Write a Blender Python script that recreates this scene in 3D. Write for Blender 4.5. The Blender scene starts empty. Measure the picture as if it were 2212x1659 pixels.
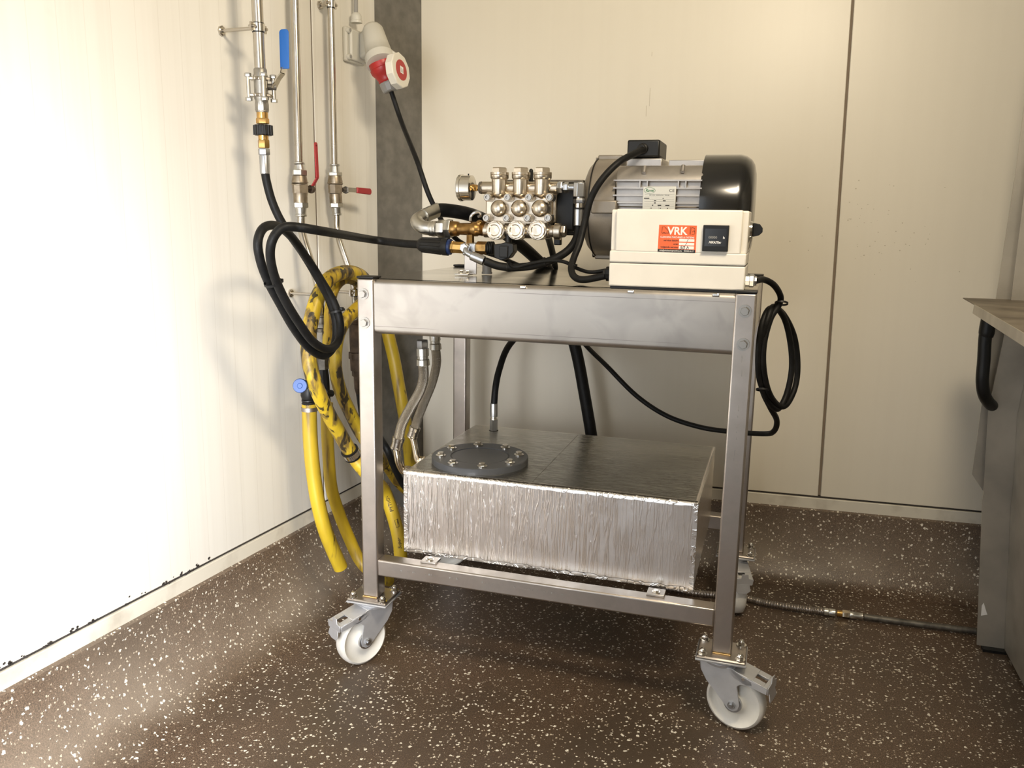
import bpy, math, random
from mathutils import Vector as V, Matrix
random.seed(7)
C = bpy.context.scene.collection
PI = math.pi

# ------------------------------------------------------------------ camera
CAM = V((0.8853, -1.6747, 1.0427))
PITCH, ROLL, YAW, FPX = 0.1914, 0.0164, -0.3023, 1814.48
FW = V((math.sin(YAW)*math.cos(PITCH), math.cos(YAW)*math.cos(PITCH), -math.sin(PITCH)))
_r = FW.cross(V((0, 0, 1))).normalized(); _u = _r.cross(FW)
RT = math.cos(ROLL)*_r + math.sin(ROLL)*_u
UP = -math.sin(ROLL)*_r + math.cos(ROLL)*_u
cd = bpy.data.cameras.new('camera'); cam = bpy.data.objects.new('camera', cd); C.objects.link(cam)
cd.sensor_width = 36; cd.lens = 36*FPX/2212; cd.clip_start = 0.05
M = Matrix((RT, UP, -FW)).transposed().to_4x4(); M.translation = CAM
cam.matrix_world = M
bpy.context.scene.camera = cam

# ------------------------------------------------------------------ light and exposure
sc = bpy.context.scene
sc.view_settings.view_transform = 'Standard'; sc.view_settings.look = 'None'
sc.view_settings.gamma = 1; sc.view_settings.use_curve_mapping = False
sc.view_settings.exposure = 0.13
w = bpy.data.worlds.new('world'); sc.world = w; w.use_nodes = True
w.node_tree.nodes['Background'].inputs[0].default_value = (0.75, 0.85, 1, 1)
w.node_tree.nodes['Background'].inputs[1].default_value = 0.3

def area(name, loc, aim, sx, sy, power, col):
    l = bpy.data.lights.new(name, 'AREA'); l.shape = 'RECTANGLE'; l.size = sx; l.size_y = sy
    l.energy = power; l.color = col
    o = bpy.data.objects.new(name, l); C.objects.link(o); o.location = loc
    o.rotation_euler = (V(aim)-V(loc)).to_track_quat('-Z', 'Y').to_euler()
    return o
# daylight through the low doorway behind and left of the camera
area('door_daylight', (0.13, -1.95, 1.10), (0.2, 0, 0.8), 0.95, 2.0, 10.5, (0.92, 0.96, 1.0))
wl_ = area('left_wall_fill', (0.16, -1.50, 0.75), (-0.42, -0.55, 0.55), 0.45, 1.1, 12, (0.98, 0.98, 1.0)); wl_.data.spread = math.radians(80)  # added fill light without a fixture, brightens the near left wall
# hanging lamp above and in front of the trolley
area('ceiling_lamp', (1.08, -0.72, 1.95), (0.0, 0.1, 0.9), 0.42, 0.22, 18.5, (1.0, 0.85, 0.63))

# ------------------------------------------------------------------ pixel -> place on a real plane (frame 2212 x 1659)
def ray(x, y): return FW + (x-1106)/FPX*RT - (y-829.5)/FPX*UP
def onpl(x, y, P, n):
    d = ray(x, y); return CAM + d*((V(P)-CAM).dot(n)/d.dot(n))
def aY(x, y, Y): return onpl(x, y, (0, Y, 0), V((0, 1, 0)))
def aZ(x, y, Z): return onpl(x, y, (0, 0, Z), V((0, 0, 1)))
def aX(x, y, X): return onpl(x, y, (X, 0, 0), V((1, 0, 0)))
LA = V((-.365, -.555, 0)); LD = V((math.sin(math.radians(4.3)), math.cos(math.radians(4.3)), 0)); LN = V((LD.y, -LD.x, 0))
BA = V((.879, .88, 0)); BD = V((math.cos(math.radians(2.935)), math.sin(math.radians(2.935)), 0)); BN = V((BD.y, -BD.x, 0))
def aL(x, y, o=0): return onpl(x, y, LA+LN*o, LN)      # left wall, o metres off it
def aB(x, y, o=0): return onpl(x, y, BA+BN*o, BN)      # back wall
def ppm(P): return FPX/((V(P)-CAM).dot(FW))

# ------------------------------------------------------------------ mesh builder
def perp(d):
    d = d.normalized(); a = V((0, 0, 1)) if abs(d.z) < .9 else V((1, 0, 0))
    n = a.cross(d).normalized(); return n, d.cross(n)
def spline(pts, res=8, closed=False):
    P = [V(p) for p in pts]; n = len(P); out = []
    if n == 2: return [P[0].lerp(P[1], i/res) for i in range(res+1)]
    for i in range(n if closed else n-1):
        if closed: a, b, c, d = P[(i-1) % n], P[i], P[(i+1) % n], P[(i+2) % n]
        else: a, b, c, d = P[max(i-1, 0)], P[i], P[i+1], P[min(i+2, n-1)]
        if not closed:
            if i == 0: a = 2*b-c
            if i == n-2: d = 2*c-b
        # centripetal-ish
        for k in range(res):
            t = k/res; t2 = t*t; t3 = t2*t
            out.append(.5*((2*b)+(c-a)*t+(2*a-5*b+4*c-d)*t2+(3*b-a-3*c+d)*t3))
    if not closed: out.append(P[-1])
    return out
class MB:
    def __init__(s): s.v = []; s.f = []
    def add(s, vs, fs):
        o = len(s.v); s.v += [V(p) for p in vs]; s.f += [[i+o for i in f] for f in fs]; return s
    def box(s, c, size, ax=None):
        c = V(c); X, Y, Z = ax if ax else (V((1, 0, 0)), V((0, 1, 0)), V((0, 0, 1)))
        h = [x/2 for x in size]; vs = []
        for i in (-1, 1):
            for j in (-1, 1):
                for k in (-1, 1): vs.append(c+X*(h[0]*i)+Y*(h[1]*j)+Z*(h[2]*k))
        return s.add(vs, [(0, 1, 3, 2), (4, 6, 7, 5), (0, 4, 5, 1), (2, 3, 7, 6), (0, 2, 6, 4), (1, 5, 7, 3)])
    def bx(s, x0, x1, y0, y1, z0, z1): return s.box(((x0+x1)/2, (y0+y1)/2, (z0+z1)/2), (abs(x1-x0), abs(y1-y0), abs(z1-z0)))
    def prism(s, poly, ext):
        n = len(poly); e = V(ext); P = [V(p) for p in poly]
        nn = V((0, 0, 0))
        for i in range(n): nn += P[i].cross(P[(i+1) % n])
        if nn.dot(e) > 0: P = P[::-1]
        return s.add(P+[p+e for p in P], [list(range(n)), list(range(2*n-1, n-1, -1))]+[[i, i+n, (i+1) % n+n, (i+1) % n] for i in range(n)])
    def lathe(s, p, d, prof, n=24, rot=0, up=None):
        p = V(p); d = V(d).normalized()
        if up is not None:
            b = d.cross(V(up)).normalized(); a = b.cross(d)
        else: a, b = perp(d)
        vs = []; fs = []; m = len(prof)
        for t, r in prof:
            for k in range(n):
                q = 2*PI*k/n+rot; vs.append(p+d*t+(a*math.cos(q)+b*math.sin(q))*r)
        for i in range(m-1):
            for k in range(n): fs.append((i*n+k, i*n+(k+1) % n, (i+1)*n+(k+1) % n, (i+1)*n+k))
        fs.append(list(range(n))[::-1]); fs.append([(m-1)*n+k for k in range(n)])
        return s.add(vs, fs)
    def cyl(s, a, b, r, r2=None, n=20, rot=0, up=None):
        a = V(a); b = V(b); return s.lathe(a, b-a, [(0, r), ((b-a).length, r if r2 is None else r2)], n, rot, up)
    def hexa(s, a, b, R, rot=0, ch=.12):
        a = V(a); b = V(b); L = (b-a).length; c = min(R*ch, L*.3)
        return s.lathe(a, b-a, [(0, R*.93), (c, R), (L-c, R), (L, R*.93)], 6, rot)
    def sphere(s, c, r, d=(0, 0, 1), n=20, sq=1.0, half=False):
        m = 10; prof = []
        for i in range(m+1):
            q = -PI/2+PI*i/m
            if half and q < 0: continue
            prof.append((math.sin(q)*r*sq, max(math.cos(q)*r, r*.01)))
        return s.lathe(c, d, prof, n)
    def tube(s, pts, r, n=14, res=8, sp=True, closed=False, flat=None):
        P = spline(pts, res, closed) if sp else [V(p) for p in pts]
        m = len(P); vs = []; fs = []; T = []
        for i in range(m):
            if closed: t = P[(i+1) % m]-P[(i-1) % m]
            else: t = P[min(i+1, m-1)]-P[max(i-1, 0)]
            T.append(t.normalized())
        a, b = perp(T[0]); fr = []
        for i in range(m):
            a = (a-T[i]*a.dot(T[i])).normalized(); fr.append((a.copy(), T[i].cross(a)))
        for i in range(m):
            rr = r(i/(m-1)) if callable(r) else r
            for k in range(n):
                q = 2*PI*k/n; vs.append(P[i]+(fr[i][0]*math.cos(q)+fr[i][1]*math.sin(q))*rr)
        for i in range(m if closed else m-1):
            j = (i+1) % m
            for k in range(n): fs.append((i*n+k, i*n+(k+1) % n, j*n+(k+1) % n, j*n+k))
        if not closed: fs.append(list(range(n))[::-1]); fs.append([(m-1)*n+k for k in range(n)])
        return s.add(vs, fs)
    def ring(s, c, d, R, r, n=20, m=8):
        a, b = perp(V(d)); c = V(c)
        return s.tube([c+(a*math.cos(2*PI*k/n)+b*math.sin(2*PI*k/n))*R for k in range(n)], r, m, sp=False, closed=True)
    def band(s, c, d, R, w, t, n=24):
        """open cylinder band (hose clamp / cable tie) of inner radius R"""
        d = V(d).normalized(); a, b = perp(d); c = V(c); vs = []; fs = []
        for k in range(n):
            q = 2*PI*k/n; e = a*math.cos(q)+b*math.sin(q)
            vs += [c+e*R-d*w/2, c+e*(R+t)-d*w/2, c+e*(R+t)+d*w/2, c+e*R+d*w/2]
        for k in range(n):
            i, j = 4*k, 4*((k+1) % n)
            for q in range(4): fs.append((i+q, j+q, j+(q+1) % 4, i+(q+1) % 4))
        return s.add(vs, fs)
    def build(s, name, mat, parent=None, bev=0, smooth=35, seg=2, loc=None, label=None):
        base = V(loc) if loc is not None else (BASE[parent.name] if parent else V((0, 0, 0)))
        me = bpy.data.meshes.new(name); me.from_pydata([p-base for p in s.v], [], s.f); me.update()
        me.materials.append(mat)
        if smooth: me.shade_smooth(); me.set_sharp_from_angle(angle=math.radians(smooth))
        o = bpy.data.objects.new(name, me); C.objects.link(o)
        if parent: o.parent = parent
        else: o.location = base
        BASE[o.name] = base
        if bev:
            b = o.modifiers.new('bevel', 'BEVEL'); b.width = bev; b.segments = seg; b.limit_method = 'ANGLE'
            b.angle_limit = math.radians(40); b.harden_normals = False
        if label: o['label'] = label
        return o
BASE = {}
def tag(o, label, cat, group=None):
    o['label'] = label; o['category'] = cat
    if group: o['group'] = group
    return o
def thing(name, loc, label, cat, group=None):
    o = bpy.data.objects.new(name, None); C.objects.link(o); o.location = V(loc); o.empty_display_size = .05
    BASE[o.name] = V(loc); return tag(o, label, cat, group)
def struct(o): o['kind'] = 'structure'; return o

# ------------------------------------------------------------------ materials
def mat(name, col, rough=.5, metal=0, var=0, vscale=12, bump=0, bscale=60, rvar=0, stretch=None, spec=None, col2=None, lo=.35, hi=.65, coat=0):
    m = bpy.data.materials.new(name); m.use_nodes = True; nt = m.node_tree; N = nt.nodes; Lk = nt.links
    b = N['Principled BSDF']; b.inputs['Base Color'].default_value = (*col, 1)
    b.inputs['Roughness'].default_value = rough; b.inputs['Metallic'].default_value = metal
    if spec is not None: b.inputs['Specular IOR Level'].default_value = spec
    if coat: b.inputs['Coat Weight'].default_value = coat; b.inputs['Coat Roughness'].default_value = .1
    if var or bump or rvar or col2:
        tc = N.new('ShaderNodeTexCoord'); mp = N.new('ShaderNodeMapping'); Lk.new(tc.outputs['Object'], mp.inputs[0])
        if stretch: mp.inputs['Scale'].default_value = stretch
        no = N.new('ShaderNodeTexNoise'); no.inputs['Scale'].default_value = vscale; no.inputs['Detail'].default_value = 5
        Lk.new(mp.outputs[0], no.inputs['Vector'])
        if var or col2:
            mx = N.new('ShaderNodeMix'); mx.data_type = 'RGBA'
            mr = N.new('ShaderNodeMapRange'); mr.inputs['From Min'].default_value = lo; mr.inputs['From Max'].default_value = hi
            Lk.new(no.outputs['Fac'], mr.inputs['Value']); Lk.new(mr.outputs[0], mx.inputs['Factor'])
            c2 = col2 if col2 else tuple(c*(1-var) for c in col)
            mx.inputs['A'].default_value = (*col, 1); mx.inputs['B'].default_value = (*c2, 1)
            Lk.new(mx.outputs['Result'], b.inputs['Base Color'])
        if rvar:
            mr = N.new('ShaderNodeMapRange'); mr.inputs['From Min'].default_value = .3; mr.inputs['From Max'].default_value = .7
            mr.inputs['To Min'].default_value = rough-rvar; mr.inputs['To Max'].default_value = rough+rvar
            Lk.new(no.outputs['Fac'], mr.inputs['Value']); Lk.new(mr.outputs[0], b.inputs['Roughness'])
        if bump:
            n2 = N.new('ShaderNodeTexNoise'); n2.inputs['Scale'].default_value = bscale; n2.inputs['Detail'].default_value = 4
            Lk.new(mp.outputs[0], n2.inputs['Vector'])
            bp = N.new('ShaderNodeBump'); bp.inputs['Strength'].default_value = bump; bp.inputs['Distance'].default_value = .004
            Lk.new(n2.outputs['Fac'], bp.inputs['Height']); Lk.new(bp.outputs[0], b.inputs['Normal'])
    return m
def nodes(m):
    nt = m.node_tree; return nt, nt.nodes, nt.links, nt.nodes['Principled BSDF']

STEEL = mat('stainless_steel', (.60, .565, .53), .36, 1, var=.22, vscale=9, rvar=.08)
STEELD = mat('stainless_tube', (.52, .475, .435), .38, 1, var=.2, vscale=14, rvar=.07)
SHINY = mat('polished_steel', (.72, .70, .66), .16, 1)
PIPE = mat('pipe_steel', (.60, .56, .50), .24, 1, var=.2, vscale=20, rvar=.06)
GALV = mat('galvanised_steel', (.62, .61, .57), .32, 1, var=.15, vscale=40)
ZINC = mat('zinc_plate', (.54, .555, .58), .3, 1, var=.12, vscale=30)
GREY = mat('galvanised_sheet', (.215, .203, .178), .5, .3, var=.25, vscale=30, rvar=.06)
NICKEL = mat('nickel_plated_brass', (.66, .595, .50), .30, 1, var=.08, vscale=40, bump=.05, bscale=300)
BRASS = mat('brass', (.72, .45, .16), .28, 1, var=.3, vscale=50)
OLDBRASS = mat('aged_brass', (.42, .25, .09), .36, 1, var=.45, vscale=60, rvar=.1)
RUST = mat('rusty_brass', (.115, .078, .05), .6, .4, var=.5, vscale=60)
DIRTYST = mat('dirty_fitting', (.20, .185, .16), .5, .7, var=.5, vscale=50)
RUBBER = mat('black_rubber', (.010, .010, .010), .5, 0, var=.4, vscale=60, bump=.12, bscale=400, spec=.22)
BLACK = mat('black_plastic', (.009, .009, .009), .42, spec=.35)
PALE = mat('dull_plated_brass', (.40, .335, .25), .38, .9, var=.35, vscale=60, rvar=.08)
TOPST = mat('mirror_worktop', (.50, .475, .43), .13, 1, var=.15, vscale=8, rvar=.04)
BLUER = mat('dark_blue_ring', (.006, .022, .09), .4)
JOINT = mat('panel_joint', (.27, .215, .16), .8)
BLKGLOSS = mat('black_gloss_paint', (.008, .008, .008), .22, coat=.4)
WHITEP = mat('white_plastic', (.82, .78, .70), .42, var=.06, vscale=14)
NYLON = mat('white_nylon', (.80, .78, .72), .35, var=.1, vscale=18)
PVC = mat('dark_grey_pvc', (.075, .078, .085), .36)
ALU = mat('cast_aluminium', (.46, .43, .40), .38, .85, var=.16, vscale=24, bump=.03, bscale=300)
ALUD = mat('painted_bell_housing', (.30, .265, .22), .42, .5, var=.15, vscale=20, bump=.08, bscale=300)
REDP = mat('red_plastic', (.43, .022, .02), .38)
REDH = mat('red_lever_coating', (.33, .018, .022), .42)
BLUEP = mat('blue_plastic', (.012, .13, .50), .4)
BLUEH = mat('blue_lever_coating', (.01, .115, .43), .42)
GREYP = mat('light_grey_plastic', (.60, .58, .51), .42)
MIDGREY = mat('mid_grey_plastic', (.30, .29, .27), .45)
ORANGE = mat('orange_sticker', (.80, .135, .035), .5)
PAPER = mat('white_print', (.86, .84, .80), .55)
INK = mat('black_print', (.012, .011, .012), .6)
CZINC = mat('castor_zinc', (.60, .61, .635), .45, .55, var=.1, vscale=30)
BOLT = mat('bolt_steel', (.40, .385, .36), .36, 1)
VALVE = mat('valve_steel', (.40, .38, .34), .42, .9, var=.25, vscale=50)
GREEN = mat('green_print', (.02, .16, .06), .5)
PLATE = mat('nameplate_metal', (.60, .585, .52), .35, .3)
WELD = mat('gold_weld', (.62, .42, .18), .3, 1, bump=.4, bscale=500)
SEAL = mat('dark_sealant', (.05, .042, .036), .8, var=.5, vscale=60)
# ------------------------------------------------------------------ setting materials
def wallmat(name, col, dirt, lines=False):
    m = mat(name, col, .38); nt, N, Lk, b = nodes(m)
    tc = N.new('ShaderNodeTexCoord'); mp = N.new('ShaderNodeMapping'); mp.inputs['Scale'].default_value = (14, 14, .12)
    Lk.new(tc.outputs['Object'], mp.inputs[0])
    no = N.new('ShaderNodeTexNoise'); no.inputs['Scale'].default_value = 3; no.inputs['Detail'].default_value = 6; Lk.new(mp.outputs[0], no.inputs['Vector'])
    r1 = N.new('ShaderNodeMapRange'); r1.inputs['From Min'].default_value = .45; r1.inputs['From Max'].default_value = .75
    r1.inputs['To Max'].default_value = dirt; Lk.new(no.outputs['Fac'], r1.inputs['Value'])
    n2 = N.new('ShaderNodeTexNoise'); n2.inputs['Scale'].default_value = 7; n2.inputs['Detail'].default_value = 8; Lk.new(tc.outputs['Object'], n2.inputs['Vector'])
    r2 = N.new('ShaderNodeMapRange'); r2.inputs['From Min'].default_value = .66; r2.inputs['From Max'].default_value = .8
    r2.inputs['To Max'].default_value = dirt*1.2; Lk.new(n2.outputs['Fac'], r2.inputs['Value'])
    ad = N.new('ShaderNodeMath'); ad.use_clamp = True; Lk.new(r1.outputs[0], ad.inputs[0]); Lk.new(r2.outputs[0], ad.inputs[1])
    mx = N.new('ShaderNodeMix'); mx.data_type = 'RGBA'; mx.inputs['A'].default_value = (*col, 1); mx.inputs['B'].default_value = (.38, .32, .24, 1)
    Lk.new(ad.outputs[0], mx.inputs['Factor']); Lk.new(mx.outputs['Result'], b.inputs['Base Color'])
    if lines:      # fine rolled lines of the sheet, every 60 mm
        sp = N.new('ShaderNodeSeparateXYZ'); Lk.new(tc.outputs['Object'], sp.inputs[0])
        w_ = N.new('ShaderNodeMath'); w_.operation = 'PINGPONG'; w_.inputs[1].default_value = .03; Lk.new(sp.outputs[1], w_.inputs[0])
        l_ = N.new('ShaderNodeMapRange'); l_.inputs['From Min'].default_value = 0; l_.inputs['From Max'].default_value = .0012; l_.inputs['To Min'].default_value = .22; l_.inputs['To Max'].default_value = 0; Lk.new(w_.outputs[0], l_.inputs['Value'])
        m2 = N.new('ShaderNodeMix'); m2.data_type = 'RGBA'; m2.inputs['B'].default_value = (.40, .35, .27, 1); Lk.new(mx.outputs['Result'], m2.inputs['A']); Lk.new(l_.outputs[0], m2.inputs['Factor']); Lk.new(m2.outputs['Result'], b.inputs['Base Color'])
    return m
WALLB = wallmat('cream_wall_panel', (.80, .75, .635), .03)
WALLL = wallmat('white_wall_panel', (.80, .78, .72), .10, True)
TRIM = mat('dirty_white_trim', (.72, .68, .58), .5, col2=(.36, .31, .24), vscale=9, lo=.52, hi=.8)
CEIL = mat('ceiling_white', (.72, .69, .62), .6)

def floormat(name, film_sheen):
    m = mat(name, (.05, .03, .02), .38); nt, N, Lk, b = nodes(m)
    tc = N.new('ShaderNodeTexCoord')
    def noise(s, d=4):
        n = N.new('ShaderNodeTexNoise'); n.inputs['Scale'].default_value = s; n.inputs['Detail'].default_value = d
        Lk.new(tc.outputs['Object'], n.inputs['Vector']); return n.outputs['Fac']
    def rng(v, a, c, lo=0, hi=1):
        r = N.new('ShaderNodeMapRange'); r.inputs['From Min'].default_value = a; r.inputs['From Max'].default_value = c
        r.inputs['To Min'].default_value = lo; r.inputs['To Max'].default_value = hi; Lk.new(v, r.inputs['Value']); return r.outputs[0]
    def mix(f, a, c):
        x = N.new('ShaderNodeMix'); x.data_type = 'RGBA'; Lk.new(f, x.inputs['Factor'])
        for k, v in (('A', a), ('B', c)):
            if isinstance(v, tuple): x.inputs[k].default_value = (*v, 1)
            else: Lk.new(v, x.inputs[k])
        return x.outputs['Result']
    base = mix(rng(noise(430, 2), .36, .64), (.042, .026, .016), (.165, .108, .070))
    base = mix(rng(noise(300, 3), .60, .70), base, (.31, .225, .155))
    base = mix(rng(noise(2.2, 6), .44, .66), base, (.075, .053, .036))
    def flecks(scale, prob, size):
        wn = N.new('ShaderNodeTexNoise'); wn.inputs['Scale'].default_value = scale*1.6; wn.inputs['Detail'].default_value = 2; Lk.new(tc.outputs['Object'], wn.inputs['Vector'])
        va = N.new('ShaderNodeVectorMath'); va.operation = 'MULTIPLY_ADD'; va.inputs[1].default_value = (1.1/scale,)*3; Lk.new(wn.outputs['Color'], va.inputs[0]); Lk.new(tc.outputs['Object'], va.inputs[2])
        vo = N.new('ShaderNodeTexVoronoi'); vo.inputs['Scale'].default_value = scale; Lk.new(va.outputs[0], vo.inputs['Vector'])
        sp = N.new('ShaderNodeSeparateColor'); Lk.new(vo.outputs['Color'], sp.inputs[0])
        g = N.new('ShaderNodeMath'); g.operation = 'GREATER_THAN'; g.inputs[1].default_value = 1-prob; Lk.new(sp.outputs[0], g.inputs[0])
        sz = N.new('ShaderNodeMath'); sz.operation = 'MULTIPLY_ADD'; sz.inputs[1].default_value = -.28; Lk.new(sp.outputs[1], sz.inputs[0]); Lk.new(vo.outputs['Distance'], sz.inputs[2])
        d = rng(sz.outputs[0], size, size-.06)
        mu = N.new('ShaderNodeMath'); mu.operation = 'MULTIPLY'; Lk.new(g.outputs[0], mu.inputs[0]); Lk.new(d, mu.inputs[1]); return mu.outputs[0]
    if film_sheen:       # limescale film and painted sheen mid-height on the cove, none at the floor line
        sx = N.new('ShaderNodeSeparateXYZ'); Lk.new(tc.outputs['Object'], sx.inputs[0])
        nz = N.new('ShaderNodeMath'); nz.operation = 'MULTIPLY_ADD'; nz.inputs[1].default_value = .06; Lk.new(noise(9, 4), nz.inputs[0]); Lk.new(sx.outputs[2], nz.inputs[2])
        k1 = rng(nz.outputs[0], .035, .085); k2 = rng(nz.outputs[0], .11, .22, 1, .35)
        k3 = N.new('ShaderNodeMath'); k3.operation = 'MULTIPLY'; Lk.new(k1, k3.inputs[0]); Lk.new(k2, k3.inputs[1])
        k4 = N.new('ShaderNodeMath'); k4.operation = 'MULTIPLY'; Lk.new(k3.outputs[0], k4.inputs[0]); Lk.new(rng(noise(4, 5), .30, .62, .25, film_sheen), k4.inputs[1])
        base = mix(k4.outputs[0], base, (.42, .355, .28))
    base = mix(flecks(230, .10, .30), base, (.58, .50, .39))
    base = mix(flecks(135, .17, .21), base, (.86, .81, .70))
    Lk.new(base, b.inputs['Base Color'])
    bp = N.new('ShaderNodeBump'); bp.inputs['Strength'].default_value = .35; bp.inputs['Distance'].default_value = .002
    Lk.new(noise(350, 3), bp.inputs['Height']); Lk.new(bp.outputs[0], b.inputs['Normal'])
    return m
FLOOR = floormat('speckled_resin_floor', 0); COVE = floormat('limescale_sheen_cove', .55)

# ------------------------------------------------------------------ setting
H = 2.65; XR = 2.5; YF = -2.7
CORNER = V((-.261, .821, 0))
Lfar = LA+LD*((YF-LA.y)/LD.y)
Bfar = BA+BD*((XR-BA.x)/BD.x)
struct(MB().bx(-.75, XR+.1, YF-.1, 1.15, -.06, 0).build('floor', FLOOR, smooth=0))
struct(MB().bx(-.75, XR+.1, YF-.1, 1.15, H, H+.06).build('ceiling', CEIL, smooth=0))
ZT, ZC = .248, .214       # black joint and lower edge of the white strip
T = .06
def wallbox(mb, A, D, Nn, a, b, z0, z1, t0, t1):
    P = A+D*a; Q = A+D*b
    return mb.prism([P+Nn*t0+V((0, 0, z0)), Q+Nn*t0+V((0, 0, z0)), Q+Nn*t0+V((0, 0, z1)), P+Nn*t0+V((0, 0, z1))], Nn*(t1-t0))
La = (Lfar-LA).dot(LD); Lb = (CORNER-LA).dot(LD)
wl = struct(wallbox(MB(), LA, LD, LN, La-.1, Lb+.1, 0, H, -.14, -.012).build('wall_left', JOINT, smooth=0))
seamL = (aL(680, 300)-LA).dot(LD)
cuts = [La-.02, seamL-1.15, seamL, Lb+.04]
for i in range(3): wallbox(MB(), LA, LD, LN, cuts[i]+.003, cuts[i+1]-.003, ZT+.004, H, -.012, 0).build('panel', WALLL, wl, bev=.002)
Ba = (CORNER-BA).dot(BD); Bb = (Bfar-BA).dot(BD)
wb = struct(wallbox(MB(), BA, BD, BN, Ba-.1, Bb+.15, 0, H, -.14, -.012).build('wall_back', JOINT, smooth=0))
s0 = (aB(1843, 0)-BA).dot(BD); s1 = (aB(1770, 1067)-BA).dot(BD)
s0z = aB(1843, 0).z; s1z = aB(1770, 1067).z
def seamx(z, off=0): return BA+BD*(s1+(s0-s1)*(z-s1z)/(s0z-s1z)+off)
for a, b in ((None, 0), (0, 1.2)):
    lo = lambda z: (BA+BD*(Ba-.02)) if a is None else seamx(z, .0035)
    hi = (lambda z: seamx(z, -.0035)) if a is None else (lambda z: BA+BD*(Bb+.03))
    z0, z1 = ZT+.004, H
    MB().prism([lo(z0)+V((0, 0, z0)), hi(z0)+V((0, 0, z0)), hi(z1)+V((0, 0, z1)), lo(z1)+V((0, 0, z1))], -BN*.012).build('panel', WALLB, wb, bev=.002)
# white strip under the panels, and the resin cove that climbs from the floor
struct(wallbox(MB(), LA, LD, LN, La, Lb, ZC-.01, ZT-.001, -.012, .004).build('trim_1', TRIM, bev=.002))
struct(wallbox(MB(), BA, BD, BN, Ba, Bb, ZC-.01, ZT-.001, -.012, .004).build('trim_2', TRIM, bev=.002))
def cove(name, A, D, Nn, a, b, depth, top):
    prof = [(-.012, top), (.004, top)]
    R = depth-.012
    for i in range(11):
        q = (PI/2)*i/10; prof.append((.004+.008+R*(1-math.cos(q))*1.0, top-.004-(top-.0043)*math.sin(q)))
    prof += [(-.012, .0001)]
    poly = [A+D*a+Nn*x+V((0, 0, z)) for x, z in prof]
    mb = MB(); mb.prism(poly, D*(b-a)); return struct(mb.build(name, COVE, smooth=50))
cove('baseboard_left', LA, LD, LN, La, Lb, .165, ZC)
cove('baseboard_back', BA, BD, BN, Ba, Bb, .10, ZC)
wallbox(MB(), LA, LD, LN, La, Lb, ZT-.0005, ZT+.0042, -.013, -.002).build('sealant', SEAL, wl, smooth=0)
wallbox(MB(), BA, BD, BN, Ba, Bb, ZT-.0005, ZT+.0042, -.013, -.002).build('sealant', SEAL, wb, smooth=0)
for sm in cuts[1:3]: wallbox(MB(), LA, LD, LN, sm-.004, sm+.004, ZT, H, -.013, -.003).build('joint_strip', mat('brown_joint', (.12, .085, .06), .8) if sm == cuts[1] else bpy.data.materials['brown_joint'], wl, smooth=0)
# black mould specks creeping above the joint of the left wall
mb = MB(); t = La+.9
while t < La+2.6:
    n_ = random.randint(2, 9); hm_ = random.choice((.004, .006, .010, .016))
    for i in range(n_):
        tt = t+random.uniform(0, .004*n_); h = hm_*random.random()**1.5; wd = random.uniform(.0015, .0050)
        P = LA+LD*tt+LN*.0004+V((0, 0, ZT+.003+h)); k_ = random.randint(5, 7)
        pts = []
        for j in range(k_):
            q = 2*PI*j/k_; r_ = random.uniform(.5, 1); pts.append(P+LD*math.cos(q)*wd*r_+V((0, 0, math.sin(q)*wd*.9*r_)))
        mb.prism(pts, LN*.0005)
    t += .004*n_+random.random()**2*.07
o = mb.build('mould_specks', SEAL, wl, smooth=0); o['kind'] = 'stuff'
# faint splashes on the back wall
mb = MB()
for i in range(60):
    px, py = random.gauss(1900, 75), random.gauss(490, 48); P = aB(px, py, .0003); r_ = random.uniform(.0006, .0022)
    mb.prism([P+BD*math.cos(q)*r_+V((0, 0, math.sin(q)*r_*random.uniform(.6, 1.2))) for q in (0, 1.2, 2.5, 3.8, 5.1)], BN*.0003)
for px, py, h in ((1408, 112, .012), (1404, 190, .05), (1396, 228, .03)):
    P = aB(px, py, .0003); mb.prism([P, P+BD*.0012, P+BD*.0012-V((0, 0, h)), P-V((0, 0, h))], BN*.0003)
o = mb.build('splash_specks', mat('splash', (.56, .51, .40), .6), wb, smooth=0); o['kind'] = 'stuff'
# galvanised corner post between the two walls
cl = aL(812, 300); cr = aB(912, 300)
n = (cr-cl); n.z = 0; nrm = V((n.y, -n.x, 0)).normalized(); cl.z = cr.z = 0
prof = [cl, cr, cr+BN*-.006, CORNER+LN*.004+BN*.004, cl+LN*-.006]
struct(MB().prism([cl+V((0, 0, .02)), cr+V((0, 0, .02)), CORNER+V((0, 0, .02))], V((0, 0, H-.02))).build('trim_3', GREY, bev=.002))
# rest of the room, behind and beside the camera
struct(MB().bx(XR, XR+.1, YF-.1, 1.1, 0, H).build('wall_right', WALLB, smooth=0))
DX0, DX1, DZ = -.36, .62, 2.15
struct(MB().bx(DX1, XR+.1, YF-.1, YF, 0, H).bx(-.75, DX0, YF-.1, YF, 0, H).bx(DX0, DX1, YF-.1, YF, DZ, H).build('wall_front', WALLB, smooth=0))

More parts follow.
